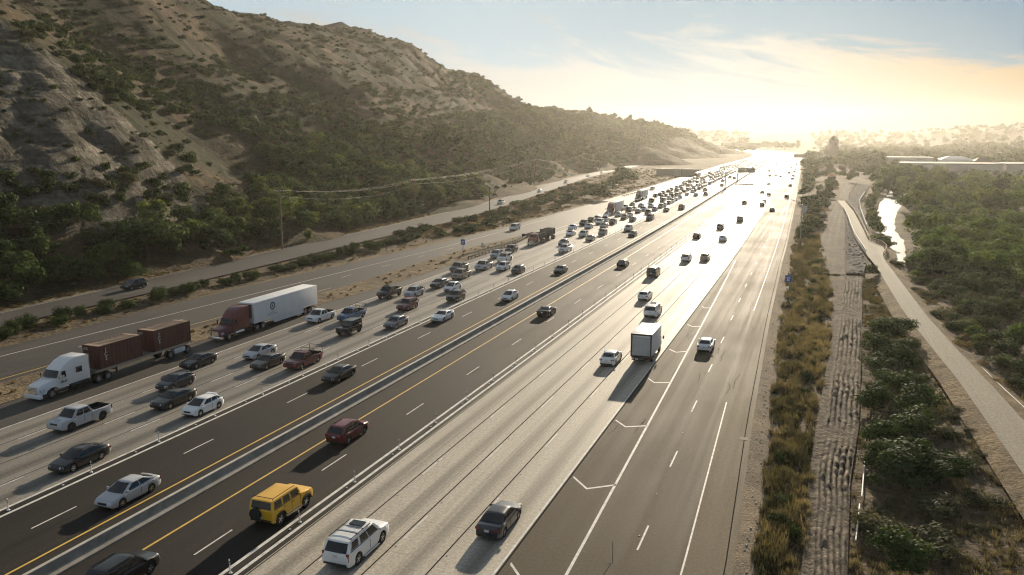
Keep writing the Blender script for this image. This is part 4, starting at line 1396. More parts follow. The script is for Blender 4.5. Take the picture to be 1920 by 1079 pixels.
CAR = {}
CAR['sedan'] = dict(L=4.85, W=1.83, H=1.46, axles=(1.42, -1.36), r=0.33, top=[(2.43, .68), (2.25, .80), (1.2, .96), (.9, 1.0), (-1.7, 1.03), (-2.2, 1.04), (-2.43, .98)],
                    cabin=((1.12, .97), (.30, 1.42), (-.95, 1.40), (-1.80, 1.03)), wr=.70)
CAR['rounded'] = dict(L=4.90, W=1.82, H=1.47, axles=(1.45, -1.35), r=0.33, top=[(2.45, .62), (2.2, .78), (1.3, .95), (.9, 1.0), (-1.6, 1.02), (-2.2, 1.0), (-2.45, .88)],
                      cabin=((1.25, .95), (.28, 1.44), (-.85, 1.43), (-1.95, 1.02)), wr=.66, bulge=.14)
CAR['coupe'] = dict(L=4.75, W=1.88, H=1.36, axles=(1.45, -1.35), r=0.345, top=[(2.38, .66), (2.2, .80), (1.1, .95), (.7, .98), (-1.5, 1.0), (-2.1, 1.05), (-2.38, 1.02)],
                    cabin=((.85, .97), (.0, 1.33), (-.75, 1.31), (-1.75, 1.02)), wr=.66, wins=[(.12, .62), (.68, .86)], extra=[('spoiler', deck_spoiler)])
CAR['hatch'] = dict(L=4.35, W=1.82, H=1.49, axles=(1.33, -1.30), r=0.33, top=[(2.18, .66), (1.95, .82), (1.3, .96), (1.0, 1.0), (-1.6, 1.06), (-2.0, 1.02), (-2.18, .92)],
                    cabin=((1.25, .97), (.30, 1.46), (-1.30, 1.42), (-1.98, 1.04)), wr=.70, extra=[('spoiler', spoiler)], wins=[(.12, .46), (.5, .78), (.81, .91)])
CAR['liftback'] = dict(L=4.60, W=1.78, H=1.50, axles=(1.38, -1.33), r=0.32, top=[(2.30, .60), (2.05, .78), (1.4, .93), (1.2, .97), (-1.6, 1.06), (-2.1, 1.10), (-2.30, .98)],
                       cabin=((1.42, .95), (.30, 1.47), (-.70, 1.47), (-2.10, 1.10)), wr=.68, bulge=.14, wins=[(.14, .46), (.5, .76)])
CAR['suv'] = dict(L=4.65, W=1.86, H=1.70, gc=.25, axles=(1.36, -1.32), r=0.365, top=[(2.32, .78), (2.15, .95), (1.3, 1.08), (1.0, 1.11), (-2.0, 1.13), (-2.25, 1.1), (-2.32, 1.0)],
                  cabin=((1.20, 1.08), (.40, 1.66), (-1.65, 1.63), (-2.18, 1.12)), wr=.76, extra=[('roof_rail', roof_rails)], wins=[(.10, .40), (.43, .70), (.73, .92)], tl=(.2, .14, .32), rwin=[.05, .5, .86])
CAR['big_suv'] = dict(L=5.20, W=2.04, H=1.89, gc=.27, axles=(1.62, -1.42), r=0.40, tw=.27, boxy=.6, top=[(2.60, .95), (2.4, 1.1), (1.5, 1.2), (1.2, 1.22), (-2.3, 1.22), (-2.52, 1.2), (-2.60, 1.1)],
                      cabin=((1.42, 1.18), (.72, 1.83), (-2.10, 1.80), (-2.50, 1.22)), wr=.80, rwin=[-.02, .5, .86], tl=(.15, .12, .52), tlz=-.25, plz=.98,
                      extra=[('roof_rail', roof_rails), ('crossbar', crossbars), ('sunroof', sunroof), ('side_step', steps)], wins=[(.08, .36), (.385, .63), (.70, .93)], grille='chrome')
CAR['pickup'] = dict(L=5.80, W=2.02, H=1.92, gc=.34, axles=(1.85, -1.70), r=0.42, tw=.28, boxy=.6, arch=1.14, top=[(2.90, .98), (2.7, 1.12), (1.6, 1.20), (1.3, 1.23), (-.75, 1.23), (-2.90, 1.22)],
                     cabin=((1.60, 1.18), (.95, 1.85), (-.30, 1.84), (-.72, 1.23)), wr=.76, bed=(-.85, -2.85, .78), wins=[(.10, .50), (.54, .90)], tl=(.12, .14, .36), tlz=-.22, plz=.62, bump='chrome', rwin=[.1, .5, .88])
CAR['ram'] = dict(CAR['pickup'], rimmat='rim_dark', extra=[('hood_scoop', hood_scoop)], grille='trim')
CAR['work_pickup'] = dict(CAR['pickup'], L=5.5, H=1.80, gc=.28, r=.37, axles=(1.75, -1.60), top=[(2.75, .86), (2.55, 1.0), (1.5, 1.09), (1.2, 1.12), (-.6, 1.12), (-2.75, 1.11)],
                          cabin=((1.45, 1.08), (.80, 1.74), (-.20, 1.73), (-.58, 1.12)), bed=(-.70, -2.70, .70), extra=[('ladder_rack', ladder_rack)], bump='trim')
CAR['plain_pickup'] = dict(CAR['work_pickup'], extra=[('bed_rail', lambda s: (MB().tube([(-.85, -.75, 1.12), (-.80, -.78, 1.42), (.80, -.78, 1.42), (.85, -.75, 1.12)], .035), ['trim']))])
CAR['loaded_pickup'] = dict(CAR['pickup'], extra=[('cargo', cargo)])
CAR['lifted_pickup'] = dict(CAR['pickup'], H=2.05, gc=.50, r=.46, top=[(y, z + .13) for y, z in CAR['pickup']['top']], cabin=tuple((y, z + .13) for y, z in CAR['pickup']['cabin']), bed=(-.85, -2.85, .9), rimmat='rim_dark', tall_open=1, extra=[('light_bar', light_bar)])
CAR['boxy_suv'] = dict(L=4.82, W=2.06, H=2.02, gc=.42, axles=(1.52, -1.52), r=0.45, tw=.32, boxy=1.0, arch=1.2, top=[(2.41, 1.13), (2.25, 1.24), (.95, 1.36), (-2.41, 1.36)], tall_open=1, crown=.015, bulge=.02, rc=.6,
                       cabin=((.92, 1.36), (.62, 1.96), (-2.20, 1.96), (-2.36, 1.36)), wb=.95, wr=.86, wins=[(.05, .33), (.38, .62), (.68, .94)], tl=(.1, .1, .22), tlz=-.2, plz=.8, rimmat='rim', hl=(.3, .1, .2), rwin=[.05, .5, .88],
                       extra=[('spare_wheel', spare), ('roof_rack', roof_rack), ('side_step', steps), ('fender_flare', fenders)], spx=-.35, spz=1.05)
CAR['jeep'] = dict(L=4.25, W=1.80, H=1.92, gc=.46, axles=(1.32, -1.28), r=0.45, tw=.30, boxy=1.0, arch=1.15, top=[(2.12, 1.08), (2.05, 1.12), (.75, 1.20), (-2.12, 1.20)], tall_open=1, crown=.015, bulge=.0, rc=.5,
                   cabin=((.70, 1.20), (.45, 1.88), (-1.95, 1.88), (-2.08, 1.20)), wb=.92, wr=.86, wins=[(.06, .40), (.45, .66), (.70, .95)], rimmat='rim_dark', lampmat='lamp_lit', hl=(.2, .1, .2),
                   extra=[('spare_wheel', spare), ('fender_flare', fenders), ('front_bumper', lambda s: (MB().box((0, 2.22, .62), (1.5, .2, .18)), ['trim']))], spx=0, spz=1.1)
CAR['van'] = dict(L=5.1, W=1.98, H=1.95, gc=.24, axles=(1.62, -1.45), r=0.35, boxy=.4, top=[(2.55, .82), (2.35, 1.0), (1.75, 1.15), (-2.3, 1.18), (-2.55, 1.1)],
                  cabin=((1.85, 1.12), (.95, 1.90), (-2.25, 1.88), (-2.48, 1.18)), wr=.80, wins=[(.10, .34), (.38, .64), (.68, .94)], tl=(.14, .12, .42), rwin=[.05, .5, .86])
CAR['sports'] = dict(CAR['coupe'], L=4.8, W=1.93, H=1.38)

PAINT = dict(white=(.80, .80, .79), silver=(.45, .46, .48), grey=(.14, .145, .15), dark_grey=(.03, .031, .034), black=(.006, .006, .007), maroon=(.13, .010, .013),
             red=(.30, .02, .018), blue=(.045, .13, .26), yellow=(.78, .43, .02), tan=(.36, .30, .22), brown=(.05, .036, .027), green=(.05, .09, .06), navy=(.010, .014, .03), pale_blue=(.42, .50, .60))
_lib, _far = {}, {}


def car(kind, colour, x, y, heading, label, cat='car', group=None, z=0.0, rz=None):
    """heading: +1 away from the camera, -1 towards it"""
    if kind not in _lib:
        _lib[kind] = [(n, mb.mesh(n, [M[q] for q in mats], bevel=0), par, loc) for n, mb, mats, par, loc in car_parts(CAR[kind])]
    if rz is None:
        sl_ = float(cx(y + 2) - cx(y - 2)) / 4
        rz = (0 if heading > 0 else pi) - math.atan(sl_)
    nm = {'sedan': 'sedan', 'rounded': 'sedan', 'coupe': 'coupe', 'sports': 'coupe', 'hatch': 'hatchback', 'liftback': 'hatchback', 'suv': 'suv', 'big_suv': 'suv', 'boxy_suv': 'suv', 'jeep': 'jeep', 'van': 'van'}.get(kind, 'pickup_truck')
    root = thing(nm, label, cat, (x, y, z), rz, group)
    last = None
    for n, me, par, loc in _lib[kind]:
        o = place(n, me, last if par else root, loc)
        c = PAINT[colour]
        o.color = c + (1,)
        if n == 'wheel': last = o
        if n == 'front_bumper': o.name = 'bumper'
    return root


def far_mesh(kind):
    """one light mesh per kind for the cars far down the road"""
    if kind not in _far:
        slots = ['paint', 'trim', 'glass', 'tyre', 'rim', 'lamp', 'tail']
        mb = MB()
        at_ = (0, 0, 0)
        for n, q, mats, par, loc in car_parts(CAR[kind]):
            if n in ('license_plate', 'bumper', 'grille'): continue
            if n == 'wheel': at_ = loc
            if n == 'wheel':
                q = MB().cyl((-.11, 0, 0), (.11, 0, 0), CAR[kind].get('r', .33), n=10)
            if n == 'rim':
                q = MB().cyl((-.118, 0, 0), (.118, 0, 0), CAR[kind].get('r', .33) * .6, n=8)
            q.shift(*(at_ if par else loc))
            mp_ = []
            for k in mats:
                k = {'lamp_lit': 'lamp', 'rim_dark': 'rim', 'chrome': 'rim', 'dark_steel': 'trim'}.get(k, k)
                mp_.append(slots.index(k) if k in slots else 1)
            mb.join(q, mp_)
        _far[kind] = mb.mesh('car_' + kind, [M[q] for q in slots])
    return _far[kind]


def far_car(kind, colour, x, y, heading, label, group, cat='car', z=0.0, rz=None):
    if rz is None:
        sl_ = float(cx(y + 2) - cx(y - 2)) / 4
        rz = (0 if heading > 0 else pi) - math.atan(sl_)
    nm = {'sedan': 'sedan', 'rounded': 'sedan', 'coupe': 'coupe', 'hatch': 'hatchback', 'liftback': 'hatchback', 'suv': 'suv', 'big_suv': 'suv', 'van': 'van'}.get(kind, 'pickup_truck')
    o = place(nm, far_mesh(kind), None, (x, y, z))
    o.rotation_euler = (0, 0, rz)
    o.color = PAINT[colour] + (1,)
    return tag(o, label, cat, group)


# ---------------------------------------------------------------- heavy vehicles
def lib_build(root, parts, colour=None):
    made = {}
    for n, mb, mats, par, loc, kw in parts:
        o = mb.build(n, [M[q] for q in mats], made.get(par, root), loc, **kw)
        o.color = PAINT.get(colour, (.5, .5, .5)) + (1,)
        made[n] = o
    return made


def duals(parts, y, w, r, rimmat='rim', dual=True):
    for sg in (1, -1):
        t = wheel_mb(r, .28)
        q = rim_mb(r, .28, 8)
        if dual:
            t.join(wheel_mb(r, .28).shift(-sg * .33, 0, 0))
        parts.append(('wheel', t, ['tyre'], None, (sg * (w - .15), y, r), {}))
        parts.append(('rim', q, [rimmat], 'wheel', (sg * .012, 0, 0), {}))


def tractor(parts, style):
    """conventional sleeper tractor, nose at y=0, cab towards -y; +y is forward"""
    W_ = 1.22
    hood = MB()
    hz_ = 1.72
    hood.prism([(-.02, .62), (-.02, 1.12), (-.22, 1.52), (-.6, 1.64), (-2.15, 1.92), (-2.15, .95), (-1.95, .95), (-1.75, 1.12), (-1.25, 1.16), (-.8, .95), (-.7, .62)], 1.0,
               hws=[.82, .84, .78, .80, .94, 1.10, 1.15, 1.18, 1.20, 1.16, 1.05])
    parts.append(('hood', hood, ['paint'], None, (0, 0, 0), dict(bevel=.05)))
    cab = MB()
    if style == 'white':
        prof = [(-2.1, .75), (-2.1, 1.9), (-2.55, 2.62), (-2.95, 2.95), (-3.6, 3.35), (-4.4, 3.62), (-6.05, 3.62), (-6.05, .95), (-3.4, .95), (-3.4, .75)]
        hws = [1.12, 1.10, 1.02, .98, 1.0, 1.05, 1.12, 1.18, 1.18, 1.16]
    else:
        prof = [(-2.1, .75), (-2.1, 1.9), (-2.5, 2.58), (-2.75, 2.9), (-3.25, 3.40), (-3.9, 3.78), (-4.6, 3.92), (-5.55, 3.95), (-5.55, .95), (-3.4, .95), (-3.4, .75)]
        hws = [1.12, 1.10, 1.02, .98, .98, 1.0, 1.06, 1.14, 1.20, 1.20, 1.16]
    cab.prism(prof, 1, hws=hws)
    parts.append(('cab', cab, ['paint'], None, (0, 0, 0), dict(bevel=.07)))
    ws = MB()
    ws.add([(-1.02, -2.10, 1.93), (0, -2.02, 1.95), (1.02, -2.10, 1.93), (.93, -2.52, 2.60), (0, -2.44, 2.62), (-.93, -2.52, 2.60)], [(0, 1, 4, 5), (1, 2, 3, 4)])
    parts.append(('windscreen', ws, ['glass'], None, (0, .04, .02), {}))
    for sg in (1, -1):
        sw = MB().add([(sg * 1.16, -2.28, 1.86), (sg * 1.16, -3.12, 1.86), (sg * 1.09, -3.12, 2.52), (sg * 1.09, -2.72, 2.52)], [(0, 1, 2, 3)])
        parts.append(('side_window', sw, ['glass'], None, (0, 0, 0), {}))
        if style == 'white':
            parts.append(('sleeper_window', MB().box((sg * 1.172, -4.75, 2.25), (.03, .75, .62)), ['glass'], None, (0, 0, 0), {}))
        parts.append(('headlight', MB().box((sg * .93, -.30, 1.10), (.26, .42, .24), rz=-sg * .3), ['lamp'], None, (0, 0, 0), {}))
        parts.append(('mirror', MB().box((sg * 1.48, -2.25, 2.05), (.1, .16, .62)).tube([(sg * 1.1, -2.2, 2.3), (sg * 1.48, -2.2, 2.3)], .03), ['trim' if style != 'white' else 'chrome'], None, (0, 0, 0), {}))
        parts.append(('fuel_tank', MB().cyl((sg * .95, -2.6 if style != 'white' else -3.6, .72), (sg * .95, -4.3 if style != 'white' else -4.9, .72), .31, n=14), ['chrome' if style != 'white' else 'trim'], None, (0, 0, 0), {}))
        parts.append(('side_step', MB().box((sg * 1.08, -2.6, .45), (.25, 1.2, .06)).box((sg * 1.06, -2.6, .8), (.2, 1.2, .05)), ['chrome'], None, (0, 0, 0), {}))
    gr = MB().box((0, .01, .98), (1.25, .10, .86), top=(.85, 1))
    for k in range(5):
        gr.box((0, .07, .68 + k * .15), (1.1, .03, .045))
    parts.append(('grille', gr, ['chrome'], None, (0, 0, 0), {}))
    parts.append(('bumper', MB().box((0, -.02, .48), (2.3, .36, .40), top=(.97, .9)), ['paint' if style == 'white' else 'chrome'], None, (0, 0, 0), dict(bevel=.05)))
    fr = MB()
    for sg in (1, -1):
        fr.box((sg * .42, -4.6, .85), (.12, 8.4, .28))
    fr.box((0, -7.0, 1.08), (.9, 1.2, .14)).box((0, -1.2, .75), (1.2, 1.6, .4)).box((0, -5.0, .62), (1.9, 2.2, .5))
    parts.append(('chassis', fr, ['trim'], None, (0, 0, 0), {}))
    if style == 'white':
        for sg in (1, -1):
            parts.append(('exhaust_stack', MB().cyl((sg * .95, -6.2, .9), (sg * .95, -6.2, 3.5), .09), ['chrome'], None, (0, 0, 0), {}))
        parts.append(('air_tank', MB().box((1.0, -6.1, .75), (.3, .55, .42)), ['letter'], None, (0, 0, 0), dict(bevel=.04)))
    duals(parts, -1.28, 1.22, .51, dual=False)
    duals(parts, -7.15, 1.24, .51)
    duals(parts, -8.45, 1.24, .51)


def van_trailer(parts, y0, ln, colour='trailer_white', reefer=True):
    b = MB().box((0, y0 - ln / 2, 2.62), (2.58, ln, 2.86))
    b.box((0, y0 - ln / 2, 4.055), (2.50, ln - .1, .03))
    for sg in (1, -1):                                          # rails and panel seams
        b.box((sg * 1.295, y0 - ln / 2, 1.24), (.03, ln, .12)).box((sg * 1.295, y0 - ln / 2, 4.0), (.03, ln, .1))
    parts.append(('trailer_box', b, [colour], None, (0, 0, 0), dict(bevel=.03)))
    sk = MB()
    for sg in (1, -1):
        sk.add([(sg * 1.2, y0 - 3.9, 1.2), (sg * 1.2, y0 - ln + 3.6, 1.2), (sg * 1.2, y0 - ln + 3.6, .42), (sg * 1.2, y0 - 4.7, .42),
                (sg * 1.17, y0 - 3.9, 1.2), (sg * 1.17, y0 - ln + 3.6, 1.2), (sg * 1.17, y0 - ln + 3.6, .42), (sg * 1.17, y0 - 4.7, .42)], [(0, 1, 2, 3), (4, 7, 6, 5), (0, 3, 7, 4), (1, 5, 6, 2), (3, 2, 6, 7)])
    parts.append(('side_skirt', sk, [colour], None, (0, 0, 0), {}))
    parts.append(('trailer_frame', MB().box((0, y0 - ln / 2, 1.05), (1.0, ln - 1, .26)).box((0, y0 - ln + .1, .62), (2.2, .1, .12)).box((-.5, y0 - ln + .1, .85), (.1, .1, .4)).box((.5, y0 - ln + .1, .85), (.1, .1, .4)), ['trim'], None, (0, 0, 0), {}))
    parts.append(('marker_strip', MB().box((1.305, y0 - ln / 2 - .2, 1.33), (.012, .5, .06)).box((1.305, y0 - ln * .3, 1.33), (.012, .5, .06)).box((1.305, y0 - ln * .7, 1.33), (.012, .5, .06)).box((1.305, y0 - ln * .85, 1.33), (.012, .5, .06)), ['tail'], None, (0, 0, 0), {}))
    if reefer:
        parts.append(('cooling_unit', MB().box((0, y0 + .28, 2.95), (2.0, .56, 1.9)).box((0, y0 + .5, 3.4), (1.6, .2, .5)), ['trim'], None, (0, 0, 0), dict(bevel=.06)))
        parts.append(('control_panel', MB().box((1.03, y0 + .28, 2.0), (.06, .42, .7)), ['letter'], None, (0, 0, 0), {}))
    for k in (0, 1.25):
        duals(parts, y0 - ln + 1.9 + k, 1.24, .5)


def text_mesh(txt, size, mat, thick=.008):
    cu = bpy.data.curves.new('lettering', 'FONT')
    cu.body, cu.size, cu.extrude = txt, size, thick
    cu.align_x, cu.align_y = 'CENTER', 'CENTER'
    cu.resolution_u = 2
    tmp = bpy.data.objects.new('lettering', cu)
    me = bpy.data.meshes.new_from_object(tmp)
    bpy.data.objects.remove(tmp)
    bpy.data.curves.remove(cu)
    me.materials.clear()
    me.materials.append(mat)
    return me


def side_text(txt, size, mat, parent, x, y, z, toward=1):
    """lettering standing on the +x flank, reading along local +y (toward=1) or -y"""
    o = place('lettering', text_mesh(txt, size, mat), parent, (x, y, z))
    o.rotation_euler = (pi / 2, 0, pi / 2 if toward > 0 else -pi / 2)
    return o


# red tractor with white refrigerated trailer; headed towards the camera (local +y = world -y)
def semi(name, label, x, y_nose, style, colour, trailer_len=15.6, reefer=True, group=None):
    root = thing(name, label, 'truck', (x, y_nose, 0), pi - math.atan(float(cx(y_nose + 10) - cx(y_nose)) / 10), group)
    parts = []
    tractor(parts, style)
    if trailer_len:
        van_trailer(parts, -6.4, trailer_len, reefer=reefer)
    made = lib_build(root, parts, colour)
    return root, made


rs, made = semi('semi_truck', 'maroon semi truck hauling a long white trailer with a round blue emblem', -73.9, 85.2, 'red', 'maroon', 15.4)
tb = made['trailer_box']
em = MB()


def ring(mb, x, y, z, r0, r1, n=28, th=.012):
    vs = []
    for k in range(n):
        a = 2 * pi * k / n
        vs += [(x, y + r0 * cos(a), z + r0 * sin(a)), (x, y + r1 * cos(a), z + r1 * sin(a))]
    mb.add(vs, [(2 * k, 2 * k + 1, 2 * ((k + 1) % n) + 1, 2 * ((k + 1) % n)) for k in range(n)])


# right flank of the truck as it drives is world -x; the flank towards the camera is local -x
ex, ey, ez = -1.315, -10.6, 2.95
ring(em, ex, ey, ez, .40, .58)
ring(em, ex, ey, ez, .30, .345)
em.add([(ex, ey - .16, ez - .16), (ex, ey + .06, ez - .20), (ex, ey + .16, ez + .02), (ex, ey + .04, ez + .2), (ex, ey - .08, ez + .22), (ex, ey - .05, ez + .02)], [(0, 1, 2, 3, 4, 5)])
for k in range(11):                                             # two lines of small print below, too small to read
    em.box((ex, ey - .95 + k * .19, ez - 1.12 + .0 * k), (.01, .15, .05))
for k in range(8):
    em.box((ex, ey - .68 + k * .19, ez - .88), (.01, .13, .035))
em.build('emblem', M['emblem_blue'], tb, smooth=False)

# white tractor with a flat trailer
fs_root = thing('semi_truck', 'white semi truck pulling a flat trailer with two brown containers', 'truck', (-74.35, 58.4, 0), pi)
parts = []
tractor(parts, 'white')
fl_ = MB()
TL, TY = 14.9, -6.7
fl_.box((0, TY - TL / 2, 1.36), (2.5, TL, .14))
for sg in (1, -1):
    fl_.box((sg * .5, TY - TL / 2, 1.13), (.12, TL, .34)).box((sg * 1.26, TY - TL / 2, 1.37), (.05, TL, .2))
for k in range(24):
    fl_.box((0, TY - .4 - k * .6, 1.27), (2.45, .08, .12))
parts.append(('flat_trailer', fl_, ['steel'], None, (0, 0, 0), {}))
parts.append(('landing_gear', MB().box((.7, TY - 3.4, .75), (.14, .14, .9)).box((-.7, TY - 3.4, .75), (.14, .14, .9)).box((0, TY - 3.4, .8), (1.4, .08, .08)), ['trim'], None, (0, 0, 0), {}))
parts.append(('tool_box', MB().box((-1.0, TY - TL + 2.15, .78), (.5, 1.75, .62)).box((-1.26, TY - TL + 2.15, .78), (.03, .05, .66)), ['letter'], None, (0, 0, 0), dict(bevel=.02)))
for k in (.75, 3.7):
    duals(parts, TY - TL + k, 1.24, .5)
made = lib_build(fs_root, parts, 'white')
lg = MB()                                                       # painted figure and script on the cab door
X_ = -1.185
for (y, z, a, b) in ((-2.62, 1.46, .30, .10), (-2.95, 1.44, .22, .09), (-2.8, 1.36, .5, .045), (-2.46, 1.42, .10, .17), (-3.12, 1.5, .09, .15)):
    lg.box((X_, y, z), (.02, a, b), rx=.15)
lg.build('door_script', M['emblem_blue'], made['cab'], smooth=False)
lg = MB()
lg.cyl((-1.18, -2.78, 2.02), (-1.20, -2.78, 2.02), .13, n=10).box((-1.17, -2.78, 1.78), (.03, .34, .34), top=(1, .6)).box((-1.15, -2.55, 1.9), (.03, .1, .25), rx=.5)
lg.build('door_figure', M['letter'], made['cab'], smooth=False)


def container(label, y_front):
    """20 ft box; local +y is the front"""
    ln, w, h = 6.06, 2.44, 2.6
    root = thing('shipping_container', label, 'container', (-74.35, y_front, 1.435), pi)
    b = MB()
    n = 44

    def wav(k, amp):
        return amp if (k % 4) in (1, 2) else 0.0
    for sg in (1, -1):
        vs, fs = [], []
        for k in range(n + 1):
            y = -.08 - (ln - .16) * k / n
            x = sg * (w / 2 - .05 + wav(k, .036))
            vs += [(x, y, .12), (x, y, h - .1)]
            if k: fs.append((2 * k - 2, 2 * k - 1, 2 * k + 1, 2 * k))
        b.add(vs, fs)
    for yy, sg in ((-.04, 1), (-ln + .04, -1)):
        vs, fs = [], []
        for k in range(17):
            x = -w / 2 + .08 + (w - .16) * k / 16
            y = yy + sg * (-.03 + wav(k, .03))
            vs += [(x, y, .12), (x, y, h - .1)]
            if k: fs.append((2 * k - 2, 2 * k - 1, 2 * k + 1, 2 * k))
        b.add(vs, fs)
    for sg in (1, -1):
        b.box((sg * (w / 2 - .04), -ln / 2, .06), (.08, ln, .14)).box((sg * (w / 2 - .04), -ln / 2, h - .05), (.08, ln, .1))
        for yy in (-.06, -ln + .06):
            b.box((sg * (w / 2 - .06), yy, h / 2), (.13, .12, h))
    for yy in (-.05, -ln + .05):
        b.box((0, yy, .06), (w, .1, .14)).box((0, yy, h - .05), (w, .1, .1))
    b.box((0, -ln / 2, .1), (w - .1, ln - .1, .06))
    b.build('wall_panel', M['container'], root, smooth=False)
    rf = MB()
    vs, fs = [], []
    n = 44
    for k in range(n + 1):
        y = -.1 - (ln - .2) * k / n
        z = h - .05 + (.05 if (k % 4) in (1, 2) else 0)
        vs += [(-w / 2 + .08, y, z), (w / 2 - .08, y, z)]
        if k: fs.append((2 * k - 2, 2 * k - 1, 2 * k + 1, 2 * k))
    rf.add(vs, fs)
    for y0_, ln_ in ((-.38, .5), (-ln + .38, .5)):
        rf.box((0, y0_, h - .02), (w - .2, ln_, .05))
    rf.build('roof_panel', M['container_roof'], root, smooth=False)
    for k, ch in enumerate('ICS'):
        side_text(ch, .62, M['letter'], root, -w / 2 - .012, -.85, 2.05 - k * .48, -1)
    o = place('lettering', text_mesh('ICS', .42, M['letter']), root, (.72, .02, 2.2))
    o.rotation_euler = (pi / 2, 0, pi)
    return root


container('brown corrugated shipping container at the front of the flat trailer, behind the white cab', 65.9)
container('brown corrugated shipping container at the rear end of the flat trailer', 73.8)

# two trucks in the jam
t3, md = semi('semi_truck', 'dull red semi truck with tall white trailer, deep in the jam by the shoulder', XW(-68.0, 281), 281, 'red', 'maroon', 13.5, False)
t4, md = semi('semi_truck', 'grey semi truck with pale silver trailer, behind the dull red one in the jam', XW(-71.6, 352), 352, 'red', 'grey', 13.5, False)
t5, md = semi('semi_truck', 'pale red semi truck with white trailer beside the long grey wall', XW(-71.6, 555), 555, 'red', 'red', 13.5, False)
t6, md = semi('semi_truck', 'distant white semi truck with a pale trailer, past the long grey wall', XW(-69.0, 700), 700, 'white', 'white', 13.5, False)

# dump truck with transfer trailer
dt = thing('dump_truck', 'red dump truck towing an open steel tipper trailer in the jam', 'truck', (-67.7, 194.0, 0), pi)
parts = []
hd = MB().prism([(0, .7), (0, 1.5), (-.15, 1.62), (-1.75, 1.85), (-1.75, .75), (-1.2, 1.2), (-.6, 1.2), (-.3, .7)], .95)
parts.append(('hood', hd, ['paint'], None, (0, 0, 0), dict(bevel=.05)))
parts.append(('cab', MB().prism([(-1.75, .8), (-1.75, 1.9), (-1.95, 2.65), (-3.1, 2.7), (-3.2, .8)], 1.1, hws=[1.1, 1.08, 1.0, 1.0, 1.1]), ['paint'], None, (0, 0, 0), dict(bevel=.05)))
parts.append(('windscreen', MB().add([(-.98, -1.74, 1.95), (.98, -1.74, 1.95), (.9, -1.94, 2.55), (-.9, -1.94, 2.55)], [(0, 1, 2, 3)]), ['glass'], None, (0, .03, 0), {}))
for sg in (1, -1):
    parts.append(('side_window', MB().add([(sg * 1.1, -1.9, 1.85), (sg * 1.1, -2.8, 1.85), (sg * 1.03, -2.8, 2.5), (sg * 1.03, -2.1, 2.5)], [(0, 1, 2, 3)]), ['glass'], None, (0, 0, 0), {}))
    parts.append(('headlight', MB().box((sg * .85, -.05, 1.05), (.28, .2, .24)), ['lamp'], None, (0, 0, 0), {}))
    parts.append(('mirror', MB().box((sg * 1.4, -1.8, 2.1), (.1, .14, .5)).tube([(sg * 1.0, -1.8, 2.1), (sg * 1.4, -1.8, 2.1)], .03), ['chrome'], None, (0, 0, 0), {}))
parts.append(('grille', MB().box((0, .03, 1.15), (1.1, .1, .8)), ['chrome'], None, (0, 0, 0), {}))
parts.append(('bumper', MB().box((0, .1, .55), (2.3, .25, .36)), ['chrome'], None, (0, 0, 0), {}))


def tipper(y0, y1, z0, z1):
    q = MB()
    for sg in (1, -1):
        q.add([(sg * 1.2, y0, z1), (sg * 1.2, y1, z1), (sg * 1.05, y1, z0), (sg * 1.05, y0, z0), (sg * 1.12, y0, z1), (sg * 1.12, y1, z1), (sg * .97, y1, z0), (sg * .97, y0, z0)], [(0, 1, 2, 3), (4, 7, 6, 5), (0, 4, 5, 1), (0, 3, 7, 4), (1, 5, 6, 2)])
        for k in range(5):
            q.box((sg * 1.17, y0 + (y1 - y0) * (k + .5) / 5, (z0 + z1) / 2), (.12, .1, z1 - z0))
    q.box((0, y0, (z0 + z1) / 2 + .1), (2.3, .1, z1 - z0 + .2)).box((0, y1, (z0 + z1) / 2), (2.3, .1, z1 - z0)).box((0, (y0 + y1) / 2, z0 + .25), (2.1, abs(y1 - y0), .5))
    return q


parts.append(('tipper_body', tipper(-3.5, -7.6, 1.2, 2.55), ['dump'], None, (0, 0, 0), {}))
parts.append(('trailer_body', tipper(-10.0, -16.2, 1.2, 2.9), ['dump'], None, (0, 0, 0), {}))
parts.append(('chassis', MB().box((0, -4.2, .9), (.9, 7.6, .3)).box((0, -9.0, .85), (.15, 2.6, .15)).box((0, -13.1, .95), (.9, 6.2, .3)), ['trim'], None, (0, 0, 0), {}))
for y, d in ((-.9, False), (-5.6, True), (-6.8, True), (-10.9, True), (-14.6, True), (-15.7, True)):
    duals(parts, y, 1.2, .5, dual=d)
lib_build(dt, parts, 'red')

# box truck on the eastbound side
bt = thing('box_truck', 'white box truck with a rolled steel rear door and long shadow', 'truck', (-18.95, 94.0, 0), 0)
parts = []
bx = MB().box((0, 3.1, 2.35), (2.5, 6.1, 2.75))
parts.append(('cargo_box', bx, ['trailer_white'], None, (0, 0, 0), dict(bevel=.03)))
rd = MB().box((0, .04, 2.2), (2.12, .06, 2.3))
for k in range(9):
    rd.box((0, .0, 1.15 + k * .26), (2.1, .05, .03))
parts.append(('rear_door', rd, ['door_grey'], None, (0, 0, 0), {}))
parts.append(('door_frame', MB().box((-1.17, .02, 2.35), (.16, .1, 2.75)).box((1.17, .02, 2.35), (.16, .1, 2.75)).box((0, .02, 3.62), (2.5, .1, .2)).box((0, .02, 1.0), (2.5, .14, .14)), ['trim'], None, (0, 0, 0), {}))
parts.append(('cab', MB().prism([(6.3, .6), (6.3, 2.2), (7.0, 2.15), (7.5, 1.5), (8.2, 1.25), (8.3, .6)], 1.0), ['paint'], None, (0, 0, 0), dict(bevel=.06)))
